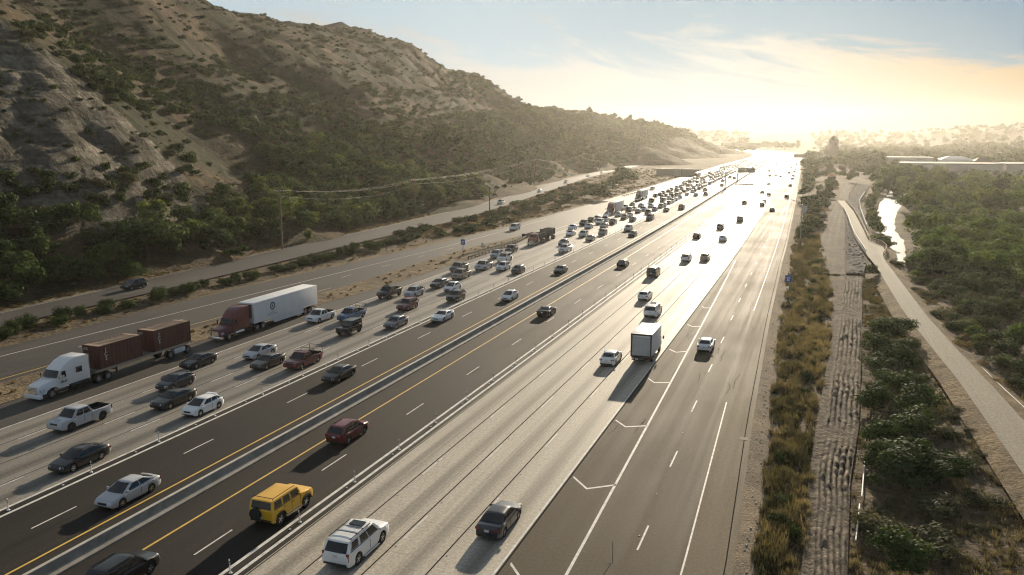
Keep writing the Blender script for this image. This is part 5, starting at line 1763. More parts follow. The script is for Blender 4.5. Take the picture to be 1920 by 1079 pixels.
for sg in (1, -1):
    parts.append(('mirror', MB().box((sg * 1.42, 6.9, 1.9), (.16, .12, .45)).tube([(sg * 1.0, 6.9, 1.8), (sg * 1.4, 6.9, 1.8)], .03), ['trim'], None, (0, 0, 0), {}))
    parts.append(('side_window', MB().box((sg * 1.0, 6.75, 1.75), (.04, .6, .5)), ['glass'], None, (0, 0, 0), {}))
    parts.append(('taillight', MB().box((sg * 1.0, -.02, .82), (.22, .1, .12)), ['tail'], None, (0, 0, 0), {}))
parts.append(('windscreen', MB().add([(-.85, 7.03, 2.1), (.85, 7.03, 2.1), (.92, 7.5, 1.55), (-.92, 7.5, 1.55)], [(0, 1, 2, 3)]), ['glass'], None, (0, .04, .03), {}))
parts.append(('chassis', MB().box((0, 4.0, .75), (.95, 8.0, .3)).box((0, .1, .55), (2.2, .14, .16)).box((0, .25, .8), (2.3, .4, .2)), ['trim'], None, (0, 0, 0), {}))
parts.append(('license_plate', MB().box((-.5, -.01, .62), (.32, .03, .16)), ['plate'], None, (0, 0, 0), {}))
duals(parts, 1.7, 1.18, .42)
duals(parts, 7.0, 1.05, .42, dual=False)
lib_build(bt, parts, 'white')

# ---------------------------------------------------------------- the nearer cars, one by one (kind, colour, x, y, heading, label)
NEAR = [
 ('ram', 'silver', -63.9, 54.9, -1, 'silver crew cab pickup with hood scoop and dark open bed', 'pickup'),
 ('rounded', 'black', -55.85, 47.6, -1, 'glossy black sedan beside the white posts, ahead of the silver sedan', 'car'),
 ('rounded', 'silver', -47.05, 44.0, -1, 'silver sedan alone in the dark carpool lane by the yellow line', 'car'),
 ('suv', 'black', -38.1, 34.6, 1, 'black crossover with silver roof rails, partly cut off at the bottom edge', 'car'),
 ('sedan', 'black', -67.75, 75.2, -1, 'black sedan passing the rear wheels of the container trailer', 'car'),
 ('hatch', 'dark_grey', -64.05, 67.4, -1, 'dark grey hatchback between two black sedans', 'car'),
 ('sedan', 'black', -60.0, 62.7, -1, 'black sedan with a headlamp glinting, beside the white hatchback', 'car'),
 ('hatch', 'white', -55.65, 61.9, -1, 'white hatchback with red rear lamps next to the lane posts', 'car'),
 ('rounded', 'silver', -63.6, 81.2, -1, 'pale silver sedan behind the dark bronze sedan, left of the maroon pickup', 'car'),
 ('sedan', 'brown', -59.85, 77.8, -1, 'dark bronze sedan with sunlit roof beside the maroon pickup', 'car'),
 ('work_pickup', 'maroon', -56.2, 79.7, -1, 'maroon pickup with a black ladder rack over its bed', 'pickup'),
 ('plain_pickup', 'white', -68.1, 101.3, -1, 'white extended cab pickup beside the rear of the white trailer', 'pickup'),
 ('work_pickup', 'blue', -64.3, 103.8, -1, 'blue pickup with a pipe rack, half hidden by the black jeep', 'pickup'),
 ('jeep', 'black', -59.7, 95.6, -1, 'black jeep with tan soft top and two lit headlamps', 'car'),
 ('rounded', 'grey', -55.75, 101.8, -1, 'dark grey sedan with bright sunlit tail next to the lane posts', 'car'),
 ('suv', 'maroon', -59.9, 113.2, -1, 'dark red crossover between the black jeep and the silver one', 'car'),
 ('lifted_pickup', 'black', -67.4, 121.0, -1, 'black lifted pickup on big tyres in the lane by the shoulder', 'pickup'),
 ('suv', 'silver', -63.9, 123.2, -1, 'silver crossover right beside the black lifted pickup', 'car'),
 ('sedan', 'dark_grey', -63.8, 133.0, -1, 'dark sedan following the silver crossover', 'car'),
 ('liftback', 'white', -60.0, 130.5, -1, 'white liftback behind the black crossover', 'car'),
 ('suv', 'black', -55.7, 122.4, -1, 'black crossover beside the lane posts, ahead of the white liftback', 'car'),
 ('sports', 'white', -51.35, 108.0, -1, 'white sports coupe in the carpool lane beside the posts', 'car'),
 ('rounded', 'black', -49.2, 76.4, -1, 'black sedan with glinting tail, straddling the dashed carpool line', 'car'),
 ('liftback', 'white', -47.6, 126.4, -1, 'white liftback with black windows alone by the median', 'car'),
 ('sedan', 'dark_grey', -47.8, 155.9, -1, 'dark grey sedan in the carpool lane near the concrete barrier', 'car'),
 ('coupe', 'black', -38.0, 116.8, 1, 'black coupe driving away beside the yellow line', 'car'),
 ('suv', 'maroon', -38.35, 60.6, 1, 'maroon crossover driving away along the yellow line', 'car'),
 ('boxy_suv', 'yellow', -34.65, 45.8, 1, 'yellow boxy off-road wagon with spare wheel on the back', 'car'),
 ('big_suv', 'white', -26.75, 42.9, 1, 'large white SUV with sunroof and roof bars, nearest on pale concrete', 'car'),
 ('sedan', 'navy', -19.35, 49.5, 1, 'dark navy sedan with a bright sunlit hood near the dark gore', 'car'),
 ('sedan', 'white', -22.3, 93.8, 1, 'white sedan to the left of the box truck', 'car'),
 ('big_suv', 'white', -22.7, 122.1, 1, 'white SUV with large side mirrors, ahead of the box truck', 'car'),
 ('hatch', 'white', -26.4, 134.4, 1, 'small white hatchback ahead and left of the large white SUV', 'car'),
 ('van', 'dark_grey', -29.6, 158.5, 1, 'dark brownish van driving away in the leftmost concrete lane', 'van'),
 ('sedan', 'white', -12.45, 104.2, 1, 'white sedan alone on the dark ramp lanes right of the chevrons', 'car'),
 ('sedan', 'black', -37.9, 168.3, 1, 'black sedan far along the carpool lane, ahead of the black coupe', 'car'),
 ('suv', 'dark_grey', -113.0, 110.5, -1, 'dark crossover alone on the shaded frontage road', 'car'),
 ('pickup', 'grey', -67.7, 150.6, -1, 'dark grey pickup beside the roadside guard rail', 'pickup'),
 ('pickup', 'tan', -63.8, 142.8, -1, 'tan pickup behind the dark grey pickup', 'pickup'),
 ('pickup', 'silver', -63.9, 154.5, -1, 'silver pickup in front of the white boxy wagon', 'pickup'),
 ('suv', 'silver', -67.7, 171.5, -1, 'silver crossover beside the guard rail, left of the white boxy wagon', 'car'),
 ('big_suv', 'white', -63.9, 166.5, -1, 'tall white wagon between silver crossover and white crossover', 'car'),
 ('suv', 'white', -59.8, 155.0, -1, 'white crossover to the left of the dark hatchback', 'car'),
 ('hatch', 'dark_grey', -55.8, 153.0, -1, 'dark hatchback by the lane posts, beside the white crossover', 'car'),
 ('suv', 'black', -67.7, 181.0, -1, 'black crossover just ahead of the red dump truck', 'car'),
 ('loaded_pickup', 'white', -55.9, 186.0, -1, 'white pickup loaded with dark cargo beside the lane posts', 'pickup'),
]
for kind, colr, x, y, hd_, lab, cat in NEAR:
    z, rz = (0.30, -math.atan(.035) + pi) if x < -100 else (0.0, None)
    car(kind, colr, XW(x, y) if x > -100 else x, y, hd_, lab, cat, None, z, rz)

# ---------------------------------------------------------------- the jam and the far traffic
SBL = [-71.6, -67.7, -63.9, -59.9, -55.8, -51.4, -47.4]
LN = {-71.6: 'auxiliary lane by the shoulder', -67.7: 'first jammed lane from the shoulder', -63.9: 'second jammed lane from the shoulder', -59.9: 'third jammed lane from the shoulder', -55.8: 'jammed lane along the posts',
      -51.4: 'outer carpool lane', -47.4: 'inner carpool lane by the median'}
FARPX = [(1061, 454, 'sedan', 'grey'), (1107, 446, 'sedan', 'tan'), (1132, 436, 'suv', 'tan'), (1099, 439, 'suv', 'silver'), (1078, 437, 'sedan', 'white'), (1082, 426, 'sedan', 'white'), (1094, 418, 'suv', 'dark_grey'),
         (1111, 413, 'suv', 'black'), (1111, 424, 'sedan', 'silver'), (1130, 416, 'suv', 'white'), (1138, 423, 'sedan', 'tan'), (1155, 416, 'suv', 'dark_grey'), (1162, 402, 'sedan', 'silver'), (1172, 407, 'suv', 'tan'),
         (1175, 389, 'suv', 'white'), (1182, 394, 'van', 'dark_grey'), (1184, 403, 'sedan', 'silver'), (1198, 396, 'sedan', 'grey'), (1191, 411, 'sedan', 'grey'), (1205, 385, 'sedan', 'tan'), (1211, 392, 'suv', 'pale_blue'),
         (1216, 398, 'suv', 'black'), (1221, 408, 'big_suv', 'grey'), (1177, 428, 'suv', 'silver'), (1188, 438, 'sedan', 'black'), (1231, 392, 'sedan', 'grey'), (1226, 386, 'sedan', 'silver'), (1191, 384, 'sedan', 'dark_grey'),
         (1221, 377, 'van', 'grey'), (1237, 364, 'sedan', 'dark_grey'), (1244, 387, 'suv', 'grey'), (1257, 380, 'sedan', 'dark_grey'), (1245, 376, 'van', 'brown'), (1256, 371, 'sedan', 'silver'), (1246, 369, 'sedan', 'black'),
         (1252, 362, 'sedan', 'grey'), (1252, 358, 'sedan', 'black'), (1272, 370, 'suv', 'white'), (1266, 365, 'suv', 'grey'), (1274, 362, 'sedan', 'silver'), (1289, 364, 'sedan', 'white'), (1279, 359, 'suv', 'black'),
         (1289, 356, 'suv', 'dark_grey'), (1297, 359, 'sedan', 'silver'), (1310, 353, 'suv', 'dark_grey'), (1307, 365, 'sedan', 'silver'), (1324, 364, 'suv', 'dark_grey'), (1323, 356, 'suv', 'black'), (1263, 352, 'suv', 'white'),
         (1276, 354, 'suv', 'grey'), (1272, 349, 'sedan', 'black'), (1285, 342, 'sedan', 'silver'), (1282, 346, 'suv', 'dark_grey'), (1287, 349, 'pickup', 'grey'), (1295, 347, 'sedan', 'white'), (1296, 351, 'sedan', 'black'),
         (1302, 348, 'suv', 'silver'), (1310, 346, 'sedan', 'dark_grey'), (1318, 349, 'suv', 'white'), (1296, 340, 'suv', 'white'), (1301, 335, 'van', 'white'), (1302, 342, 'suv', 'dark_grey'), (1311, 339, 'sedan', 'silver'),
         (1319, 342, 'sedan', 'red'), (1329, 344, 'suv', 'silver'), (1335, 341, 'sedan', 'grey'), (1342, 336, 'suv', 'tan'), (1331, 337, 'sedan', 'white'), (1319, 337, 'sedan', 'black'), (1316, 334, 'suv', 'grey'),
         (1357, 339, 'suv', 'dark_grey'), (1353, 347, 'sedan', 'tan'), (1369, 332, 'van', 'brown'), (1377, 334, 'suv', 'grey'), (1349, 334, 'sedan', 'silver'), (1357, 331, 'sedan', 'white'),
         (1252, 393, 'sedan', 'dark_grey'), (1279, 389, 'big_suv', 'dark_grey'), (1148, 402, 'sedan', 'white')]
rows = {k: [] for k in SBL}
for x, y, kind, colr in FARPX:
    X, Y = gp(x, y, 0.75)
    base = X - float(cx(Y))
    ln = min(SBL, key=lambda q: abs(q - base))
    rows[ln].append([Y, kind, colr])
kinds = ['sedan', 'suv', 'rounded', 'suv', 'hatch', 'pickup', 'van', 'big_suv', 'sedan']
cols = ['white', 'white', 'silver', 'dark_grey', 'white', 'grey', 'white', 'silver', 'tan', 'red', 'black', 'silver', 'white']
rr = random.Random(5)
for ln in SBL[:5]:
    y = 560.0
    while y < 1420:
        y += rr.uniform(8, 22) * (1.0 + (y - 560) / 2200)
        if ln == -71.6 and 545 < y < 740: continue
        rows[ln].append([y, rr.choice(kinds), rr.choice(cols)])
for ln in SBL[5:]:
    y = 640.0
    while y < 1400:
        y += rr.uniform(34, 90)
        rows[ln].append([y, rr.choice(kinds), rr.choice(cols)])
for ln in SBL[:5]:                                              # the jam is tight: fill the longer gaps
    lst = sorted(rows[ln])
    for (ya, _, _), (yb, _, _) in zip(lst[:-1], lst[1:]):
        q = ya + rr.uniform(8, 10)
        while ya > 225 and q < yb - 8:
            if not (ln == -71.6 and q < 300) and rr.random() < .55: rows[ln].append([q, rr.choice(kinds), rr.choice(cols)])
            q += rr.uniform(9, 19)
blocked = {-67.7: [(176, 212), (278, 305)], -71.6: [(345, 382), (550, 582), (695, 720)], -55.9: []}
nfar = 0
for ln in SBL:
    lst = sorted(rows[ln])
    out, lastY = [], 178.0 if ln < -53 else 160.0
    if ln == -67.7: lastY = 206.0
    if ln == -55.8: lastY = 186.0
    for Y, k, c in lst:
        Y = max(Y, lastY + 6.6)
        for a, b in blocked.get(ln, []):
            if a < Y < b: Y = b + 3
        out.append((Y, k, c))
        lastY = Y
    for i, (Y, k, c) in enumerate(out):
        word = {'big_suv': 'large suv', 'suv': 'suv', 'rounded': 'sedan', 'hatch': 'hatchback'}.get(k, k)
        cw_ = c.replace('_', ' ')
        nb = lambda j: out[j][2].replace('_', ' ') + ' ' + {'big_suv': 'suv', 'rounded': 'sedan', 'hatch': 'hatchback'}.get(out[j][1], out[j][1])
        if i + 1 < len(out) and i > 0:
            lab = f"{cw_} {word} in the {LN[ln]}, between a {nb(i - 1)} and a {nb(i + 1)}"
        else:
            lab = f"{cw_} {word} at the {'head' if i == 0 else 'far end'} of the {LN[ln]}"
        lab = ' '.join(lab.split()[:16])
        far_car(k, c, XW(ln, Y), Y, -1, lab, 'cars in the jammed lanes' if ln < -53 else 'cars in the oncoming carpool lanes', 'pickup' if 'pickup' in k else ('van' if k == 'van' else 'car'))
        nfar += 1

NBFAR = [(1302, 485, 'suv', 'white'), (1333, 483, 'sedan', 'tan'), (1317, 443, 'sedan', 'brown'), (1364, 448, 'sedan', 'white'), (1359, 426, 'suv', 'tan'), (1397, 412, 'van', 'tan'), (1391.7, 380, 'suv', 'dark_grey'), (1423, 384, 'suv', 'grey'),
         (1429, 378, 'sedan', 'silver'), (1450, 393, 'sedan', 'grey'), (1468, 369, 'van', 'brown'), (1440, 365, 'suv', 'dark_grey'), (1425, 361, 'suv', 'black'), (1441, 345.5, 'suv', 'grey'), (1446, 330, 'suv', 'brown'), (1457.5, 329, 'suv', 'silver'),
         (1468, 331, 'sedan', 'silver'), (1443, 321, 'van', 'brown'), (1488, 335, 'sedan', 'dark_grey'), (1481, 348, 'suv', 'grey'), (1492, 330, 'sedan', 'black'), (1484, 324, 'sedan', 'grey'), (1488, 319, 'suv', 'dark_grey'),
         (1498, 322, 'suv', 'tan'), (1474, 314, 'suv', 'silver'), (1482, 314, 'suv', 'white'), (1458, 309, 'van', 'brown'), (1505, 309, 'sedan', 'silver'), (1496, 299, 'suv', 'grey'), (1467.5, 296, 'sedan', 'dark_grey'), (1475, 295.5, 'sedan', 'grey'),
         (1486, 293, 'sedan', 'grey'), (1492, 290, 'suv', 'silver'), (1477, 287, 'sedan', 'grey'), (1520, 293, 'suv', 'dark_grey'), (1451, 283, 'suv', 'grey')]
NBL = [-38.1, -34.4, -30.2, -26.6, -22.9, -19.2, -14.6, -11.0]
NBN = ['inner lane by the median', 'outer carpool lane', 'first concrete lane', 'second concrete lane', 'third concrete lane', 'fourth concrete lane', 'merging ramp lane', 'outermost ramp lane']
items = []
for x, y, k, c in NBFAR:
    X, Y = gp(x, y, 0.6)
    base = X - float(cx(Y))
    ln = min(NBL, key=lambda q: abs(q - base))
    items.append([Y, ln, k, c])
items.sort()
for i, (Y, ln, k, c) in enumerate(items):
    word = {'big_suv': 'large suv', 'rounded': 'sedan', 'hatch': 'hatchback'}.get(k, k)
    prev = items[i - 1] if i else None
    lab = f"{c.replace('_', ' ')} {word} driving away in the {NBN[NBL.index(ln)]}" + (f", just beyond a {prev[3].replace('_', ' ')} {prev[2].replace('_', ' ')}" if prev else ", ahead of the dark van")
    far_car(k, c, XW(ln, Y), Y, 1, ' '.join(lab.split()[:16]), 'cars driving away into the glare', 'van' if k == 'van' else 'car')

# side road and frontage road
far_car('van', 'white', XW(-83.2, 226), 226, -1, 'white van alone on the side road behind the crash cushion', 'cars on the side roads', 'van')
far_car('suv', 'white', XW(-78.5, 430), 430, -1, 'white suv at the end of the low rail, left of the jam', 'cars on the side roads')
for x, y, k, c, lab in ((939.5, 383, 'van', 'white', 'white van on the frontage road beside a bare pole'), (1014, 361, 'sedan', 'white', 'white sedan on the frontage road under the power line'), (1069.5, 344.5, 'pickup', 'white', 'white pickup on the frontage road, left of the round bushes'),
                        (1116, 332, 'sedan', 'pale_blue', 'pale blue sedan on the frontage road just behind the round bush'), (1144, 325.5, 'sedan', 'white', 'white sedan in the small frontage queue, right of the pole'),
                        (1128, 321.5, 'van', 'white', 'white van parked on the dirt beside the frontage road'), (1149, 318, 'pickup', 'dark_grey', 'dark pickup parked on the dirt beside the frontage road'),
                        (1170, 319.5, 'sedan', 'silver', 'silver sedan on the frontage road beside the fifth pole'), (1210, 310.5, 'van', 'pale_blue', 'pale blue van farthest along the frontage road')):
    X, Y = gp(x, y, 0.28)
    X = min(max(X, li(FRL, Y) + 2.6 - (5 if 'parked' in lab else 0)), li(FRR, Y) - 2.6)
    if 'parked' in lab: X = li(FRL, Y) - 2.4
    sl_ = (li(FRL, Y + 5) - li(FRL, Y - 5)) / 10
    far_car(k, c, X, Y, -1, lab, 'cars on the side roads', 'van' if k == 'van' else ('pickup' if k == 'pickup' else 'car'), max(0.30, land_z(X, Y) if 'parked' in lab else 0), pi - math.atan(sl_))


# ================================================================ plants
def leaf_cloud(lobes, n, size, rs, flat=0.75, core=0.35, up=0.25):
    """leaf-sized quads spread through a union of ellipsoid lobes; returns V, F, tint"""
    lobes = np.array(lobes, float)                                  # cx, cy, cz, rx, ry, rz
    vol = np.prod(lobes[:, 3:], 1) ** (2 / 3)
    pick = rs.choice(len(lobes), n, p=vol / vol.sum())
    d = rs.normal(size=(n, 3))
    d /= np.linalg.norm(d, axis=1)[:, None]
    rad = (core + (1 - core) * rs.random(n) ** 0.45)[:, None]
    L_ = lobes[pick]
    P = L_[:, :3] + d * rad * L_[:, 3:] * (1 + 0.10 * rs.normal(size=(n, 1)))
    P[:, 2] = np.maximum(P[:, 2], 0.03)
    nr = d * 1.05 + rs.normal(size=(n, 3)) * 0.36 + np.array([0, 0, up])
    nr /= np.linalg.norm(nr, axis=1)[:, None]
    a = np.cross(nr, rs.normal(size=(n, 3)))
    a /= np.linalg.norm(a, axis=1)[:, None] + 1e-9
    b = np.cross(nr, a)
    s = (size * (0.6 + 0.9 * rs.random(n)))[:, None]
    q = flat
    V = np.stack([P - a * s, P - b * s * q + nr * s * .2, P + a * s, P + b * s * q - nr * s * .15], 1).reshape(-1, 3)
    F = np.arange(4 * n).reshape(n, 4)
    base = rs.random(len(lobes))[pick]
    tint = np.clip(0.5 * base + 0.5 * rs.random(n), 0, 1)
    return V, F, tint


def lobes_shrub(rs, r=1.0, h=1.0, k=7):
    out = [(0, 0, h * .45, r * .72, r * .72, h * .5)]
    for i in range(k):
        a = rs.uniform(0, 2 * pi)
        q = r * rs.uniform(.30, .68)
        s = rs.uniform(.28, .48)
        out.append((q * cos(a), q * sin(a), h * rs.uniform(.3, .78), r * s, r * s, h * s * .8))
    return out


def lobes_tree(rs, r=1.0, h=2.0, k=12, base=.35):
    out = []
    for i in range(k):
        a = rs.uniform(0, 2 * pi)
        z = rs.uniform(base, .88)
        q = r * sqrt(max(0.02, 1 - abs((z - .58) / .52) ** 2)) * rs.uniform(.2, .75)
        s = rs.uniform(.26, .46)
        out.append((q * cos(a), q * sin(a), h * z, r * s, r * s, r * s * .85))
    out.append((0, 0, h * .62, r * .55, r * .55, h * .28))
    return out


RS = np.random.default_rng(3)
VAR = {}


def variants(key, mat, lobef, num, n, size, **kw):
    VAR[key] = []
    for k in range(num):
        V, F, t_ = leaf_cloud(lobef(RS), n, size, RS, **kw)
        VAR[key].append((fast_mesh(key, V, F, [M[mat]], None, t_), V, F, t_))


# unit plants: radius 1, height about 1 (shrub) or 2 (tree)
variants('shrub_near', 'leaf_shrub', lambda r: lobes_shrub(r, 1, 1.15, 11), 5, 3000, .042)
variants('tree_near', 'leaf_tree', lambda r: lobes_tree(r, 1, 1.75, 15), 5, 3000, .050)
variants('bright_near', 'leaf_bright', lambda r: lobes_tree(r, 1, 1.7, 13, .2), 3, 2200, .055)
variants('shrub_mid', 'leaf_shrub', lambda r: lobes_shrub(r, 1, 1.0, 9), 6, 750, .085)
variants('tree_mid', 'leaf_tree', lambda r: lobes_tree(r, 1, 1.7, 14), 6, 1000, .085)
variants('bright_mid', 'leaf_bright', lambda r: lobes_tree(r, 1, 1.6, 11, .2), 4, 800, .09)
variants('sage_mid', 'leaf_sage', lambda r: lobes_shrub(r, 1, .8, 8), 4, 800, .07)
variants('sage_near', 'leaf_sage', lambda r: lobes_shrub(r, 1, .8, 10), 4, 1800, .045)
variants('dry_mid', 'leaf_dry', lambda r: lobes_shrub(r, 1, .7, 6), 4, 500, .075, flat=.35)
variants('brush_far', 'leaf_shrub', lambda r: lobes_shrub(r, 1, .9, 6), 7, 190, .15)
variants('dry_far', 'leaf_dry', lambda r: lobes_shrub(r, 1, .7, 5), 3, 110, .15)
variants('grove_near', 'leaf_grove', lambda r: lobes_tree(r, 1, 1.75, 15), 5, 2600, .052)
variants('grove_mid', 'leaf_grove', lambda r: lobes_tree(r, 1, 1.7, 13), 6, 1000, .085)
variants('tree_far', 'leaf_tree', lambda r: lobes_tree(r, 1, 1.7, 9), 7, 260, .15)
rp = random.Random(21)
trunk_me = MB().cyl((0, 0, 0), (.03, .02, .55), .055, .04, 7).cyl((.03, .02, .5), (.22, .1, 1.0), .035, .018, 6).cyl((.03, .02, .5), (-.18, .12, 1.05), .034, .016, 6).cyl((.03, .02, .52), (.0, -.2, 1.1), .03, .015, 6).mesh('trunk', [M['bark']])


def plant(key, name, x, y, r, h, label, cat, group, trunk=False, z=None):
    me = rp.choice(VAR[key])[0]
    z = land_z(x, y) if z is None else z
    if trunk:
        root = thing(name, label, cat, (x, y, z - .1), rp.uniform(0, 6.28), group)
        c = place('crown', me, root)
        t_ = place('trunk', trunk_me, root)
        hs = h / 1.75
        c.scale = (r, r * rp.uniform(.9, 1.1), hs)
        t_.scale = (r, r, hs)
        return root
    o = place(name, me, None, (x, y, z - .08))
    o.scale = (r, r * rp.uniform(.85, 1.15), h)
    o.rotation_euler = (0, 0, rp.uniform(0, 6.28))
    return tag(o, label, cat, group)


def merged(name, items, label, mats_key):
    """everything past the countable ones as one mesh: items = (key, x, y, z, r, h)"""
    Vs, Fs, Ts, off = [], [], [], 0
    for key, x, y, z, r, h in items:
        _, V, F, t_ = rp.choice(VAR[key])
        a = rp.uniform(0, 6.28)
        c_, s_ = cos(a), sin(a)
        W_ = np.stack([(V[:, 0] * c_ - V[:, 1] * s_) * r + x, (V[:, 0] * s_ + V[:, 1] * c_) * r + y, V[:, 2] * h + z], 1)
        Vs.append(W_)
        Fs.append(F + off)
        Ts.append(np.clip(t_ + rp.uniform(-.38, .34), 0, 1))
        off += len(V)
    me = fast_mesh(name, np.concatenate(Vs), np.concatenate(Fs), [M[mats_key]], None, np.concatenate(Ts))
    return tag(place(name, me), label, kind='stuff')


# ---------------------------------------------------------------- the hill: where brush grows (density planned from the photograph, planted on the land)
BLOBS = [(70, 470, 150, 110, .75, 2.9, 't'), (290, 470, 95, 60, .75, 3.0, 't'), (430, 440, 90, 60, .85, 3.0, 't'), (150, 385, 170, 45, .85, 2.4, 's'), (310, 345, 80, 60, .9, 2.4, 's'), (60, 330, 80, 30, .4, 1.8, 's'), (560, 400, 160, 60, 1.0, 3.2, 't'),
         (700, 370, 170, 70, 1.0, 3.4, 't'), (820, 370, 90, 50, 1.0, 3.2, 't'), (560, 250, 120, 60, .95, 2.9, 's'), (660, 300, 150, 60, 1.0, 3.1, 't'), (760, 290, 80, 60, .75, 2.8, 's'), (490, 215, 120, 35, .85, 2.6, 's'), (330, 185, 110, 30, .85, 2.5, 's'),
         (200, 150, 90, 45, .9, 2.6, 's'), (120, 60, 100, 40, .45, 2.2, 's'), (260, 95, 80, 35, .5, 2.0, 's'), (420, 130, 160, 22, .4, 2.0, 's'), (650, 180, 160, 22, .38, 2.2, 's'), (920, 280, 110, 45, 1.0, 3.4, 'b'), (860, 240, 80, 30, .6, 2.8, 's'),
         (1010, 260, 70, 50, .8, 3.2, 's'), (980, 320, 60, 25, .6, 2.5, 's'), (1120, 270, 90, 40, .8, 3.5, 's'), (1220, 260, 90, 22, 1.0, 4.0, 't'), (1090, 222, 60, 10, .5, 3.0, 's'), (880, 160, 60, 30, .3, 2.2, 's'), (760, 230, 200, 30, .35, 2.0, 's'), (1000, 215, 60, 15, .5, 2.6, 's')]
cand = []
rs2 = np.random.default_rng(77)
for it in range(42000):
    y = 70 + 1400 * rs2.random() ** 1.35
    x = -118 - 215 * rs2.random()
    if x > li(FRL, y) - 4.5: continue
    z = hz(x, y)
    if z < .1: continue
    u, v = to_px((x, y, z))
    if not (-60 < u < 1420 and -40 < v < 620): continue
    dmax, size, kd = .15, 1.5, 's'
    for bx_, by_, rx_, ry_, de, sz, k in BLOBS:
        q = ((u - bx_) / rx_) ** 2 + ((v - by_) / ry_) ** 2
        if q < 1.0 and de * (1.15 - .5 * q) > dmax:
            dmax, size, kd = de * (1.15 - .5 * q), sz, k
    if z > 21 and bluff_mask(np.array(x), np.array(y)) > .5: dmax = min(dmax, .22); size = min(size, 1.1)
    if 365 < u < 470 and 262 < v < 380: dmax *= .1
    dist = math.hypot(x, y)
    dmax *= 1.25 * (dist / 420.0) ** .35
    cl_ = float(fbm(np.array(x / 14.0), np.array(y / 14.0), 91, 3)) * 1.6 + .75
    if rs2.random() > dmax * cl_: continue
    r = size * rs2.uniform(.55, 1.25) * (1 + max(0, dist - 400) / 1400)
    cand.append((dist, x, y, z, r, kd))
# thin out overlaps
cand.sort(key=lambda c: -c[4])
cell, kept = {}, []
for c in cand:
    d, x, y, z, r, kd = c
    key = (int(x // 6), int(y // 6))
    ok = True
    for i in (-1, 0, 1):
        for j in (-1, 0, 1):
            for (x2, y2, r2) in cell.get((key[0] + i, key[1] + j), ()):
                if (x - x2) ** 2 + (y - y2) ** 2 < (0.46 * (r + r2)) ** 2: ok = False
    if ok:
        cell.setdefault(key, []).append((x, y, r))
        kept.append(c)
kept.sort(key=lambda c: c[0] / c[4])
big = kept[:280]
for d, x, y, z, r, kd in big:
    key = {'t': 'tree_mid', 'b': 'bright_mid', 's': 'shrub_mid'}[kd]
    if kd == 's' and rp.random() < .2: key = 'sage_mid'
    if kd == 't' and rp.random() < .28: key = 'bright_mid'
    h = r * (rp.uniform(.75, 1.05) if kd == 's' else rp.uniform(.72, 1.0))
    lab = {'tree_mid': 'dark green oak-like tree on the slope above the frontage road', 'bright_mid': 'lighter green bushy tree among darker ones on the slope', 'shrub_mid': 'dark green rounded shrub on the dry hillside', 'sage_mid': 'grey green sage bush on the dry hillside'}[key]
    plant(key, 'hillside_tree' if 'shrub' not in key and 'sage' not in key else 'hillside_shrub', x, y, r, h, lab, 'tree' if kd != 's' else 'shrub', 'trees and shrubs on the hillside', z=z)
for k in range(140):                                             # dark brush holding on to the eroded face
    x, y = rs2.uniform(-205, -138), rs2.uniform(102, 170)
    if not in_poly(np.array(x), np.array(y), BLUFF): continue
    if float(fbm(np.array(x / 9.0), np.array(y / 9.0), 93, 3)) < .04: continue
    kept.append((0, x, y, hz(x, y), rs2.uniform(.7, 1.9), 's'))
rest = [(('tree_far' if kd != 's' else 'brush_far'), x, y, z - .15, r, r * rp.uniform(.75, 1.0)) for d, x, y, z, r, kd in kept[280:]]
for k in range(1500):
    y = 640 + 820 * rs2.random()
    x = li(FRL, y) - 4 - 85 * rs2.random() ** 1.3
    z = hz(x, y)
    if z < .3: continue
    r = rs2.uniform(3.0, 6.0) * (.8 + y / 2500)
    rest.append((rs2.choice(['tree_far', 'brush_far']), x, y, z - .3, r, r * rs2.uniform(.6, .95)))
merged('hillside_brush', rest, 'dense green brush covering the lower slopes of the hill', 'leaf_shrub')
small = []
for it in range(9000):
    y = 80 + 900 * rs2.random() ** 1.4
    x = -120 - 210 * rs2.random()
    if x > li(FRL, y) - 3.4: continue
    if float(fbm(np.array(x / 22.0), np.array(y / 22.0), 95, 3)) < -.02: continue
    z = hz(x, y)
    if z < .05 or bluff_mask(np.array(x), np.array(y)) > .5: continue
    r = rs2.uniform(.35, 1.0)
    small.append(('dry_far', x, y, z - .05, r, r * rs2.uniform(.5, .9)))
merged('dry_scrub', small[:4200], 'low dry scrub and grass tufts over the whole hillside', 'leaf_dry')

plant('tree_near', 'oak_tree', -126.8, 128, 7.6, 9.2, 'large round dark oak at the foot of the hill by the frontage road', 'tree', None, True)
plant('bright_near', 'willow_tree', -130.5, 205, 3.4, 3.2, 'bright yellow green bush at the foot of the dark slope', 'tree', None)
plant('bright_near', 'willow_tree', -122.6, 178, 1.5, 1.9, 'small sunlit pale bush right of the tall power pole', 'shrub', None)
for x, y, r, h in ((-121, 148, 2.6, 2.6), (-128, 146, 4.0, 3.2), (-121.5, 118, 3.2, 3.4), (-124, 108, 3.8, 4.4), (-128, 98, 4.2, 5.0), (-121.5, 92, 3.4, 3.6), (-133, 160, 4.5, 4.0)):
    plant('tree_mid', 'hillside_tree', x, y, r, h * .6, 'dark tree at the foot of the hill beside the big round oak', 'tree', 'trees around the oak')
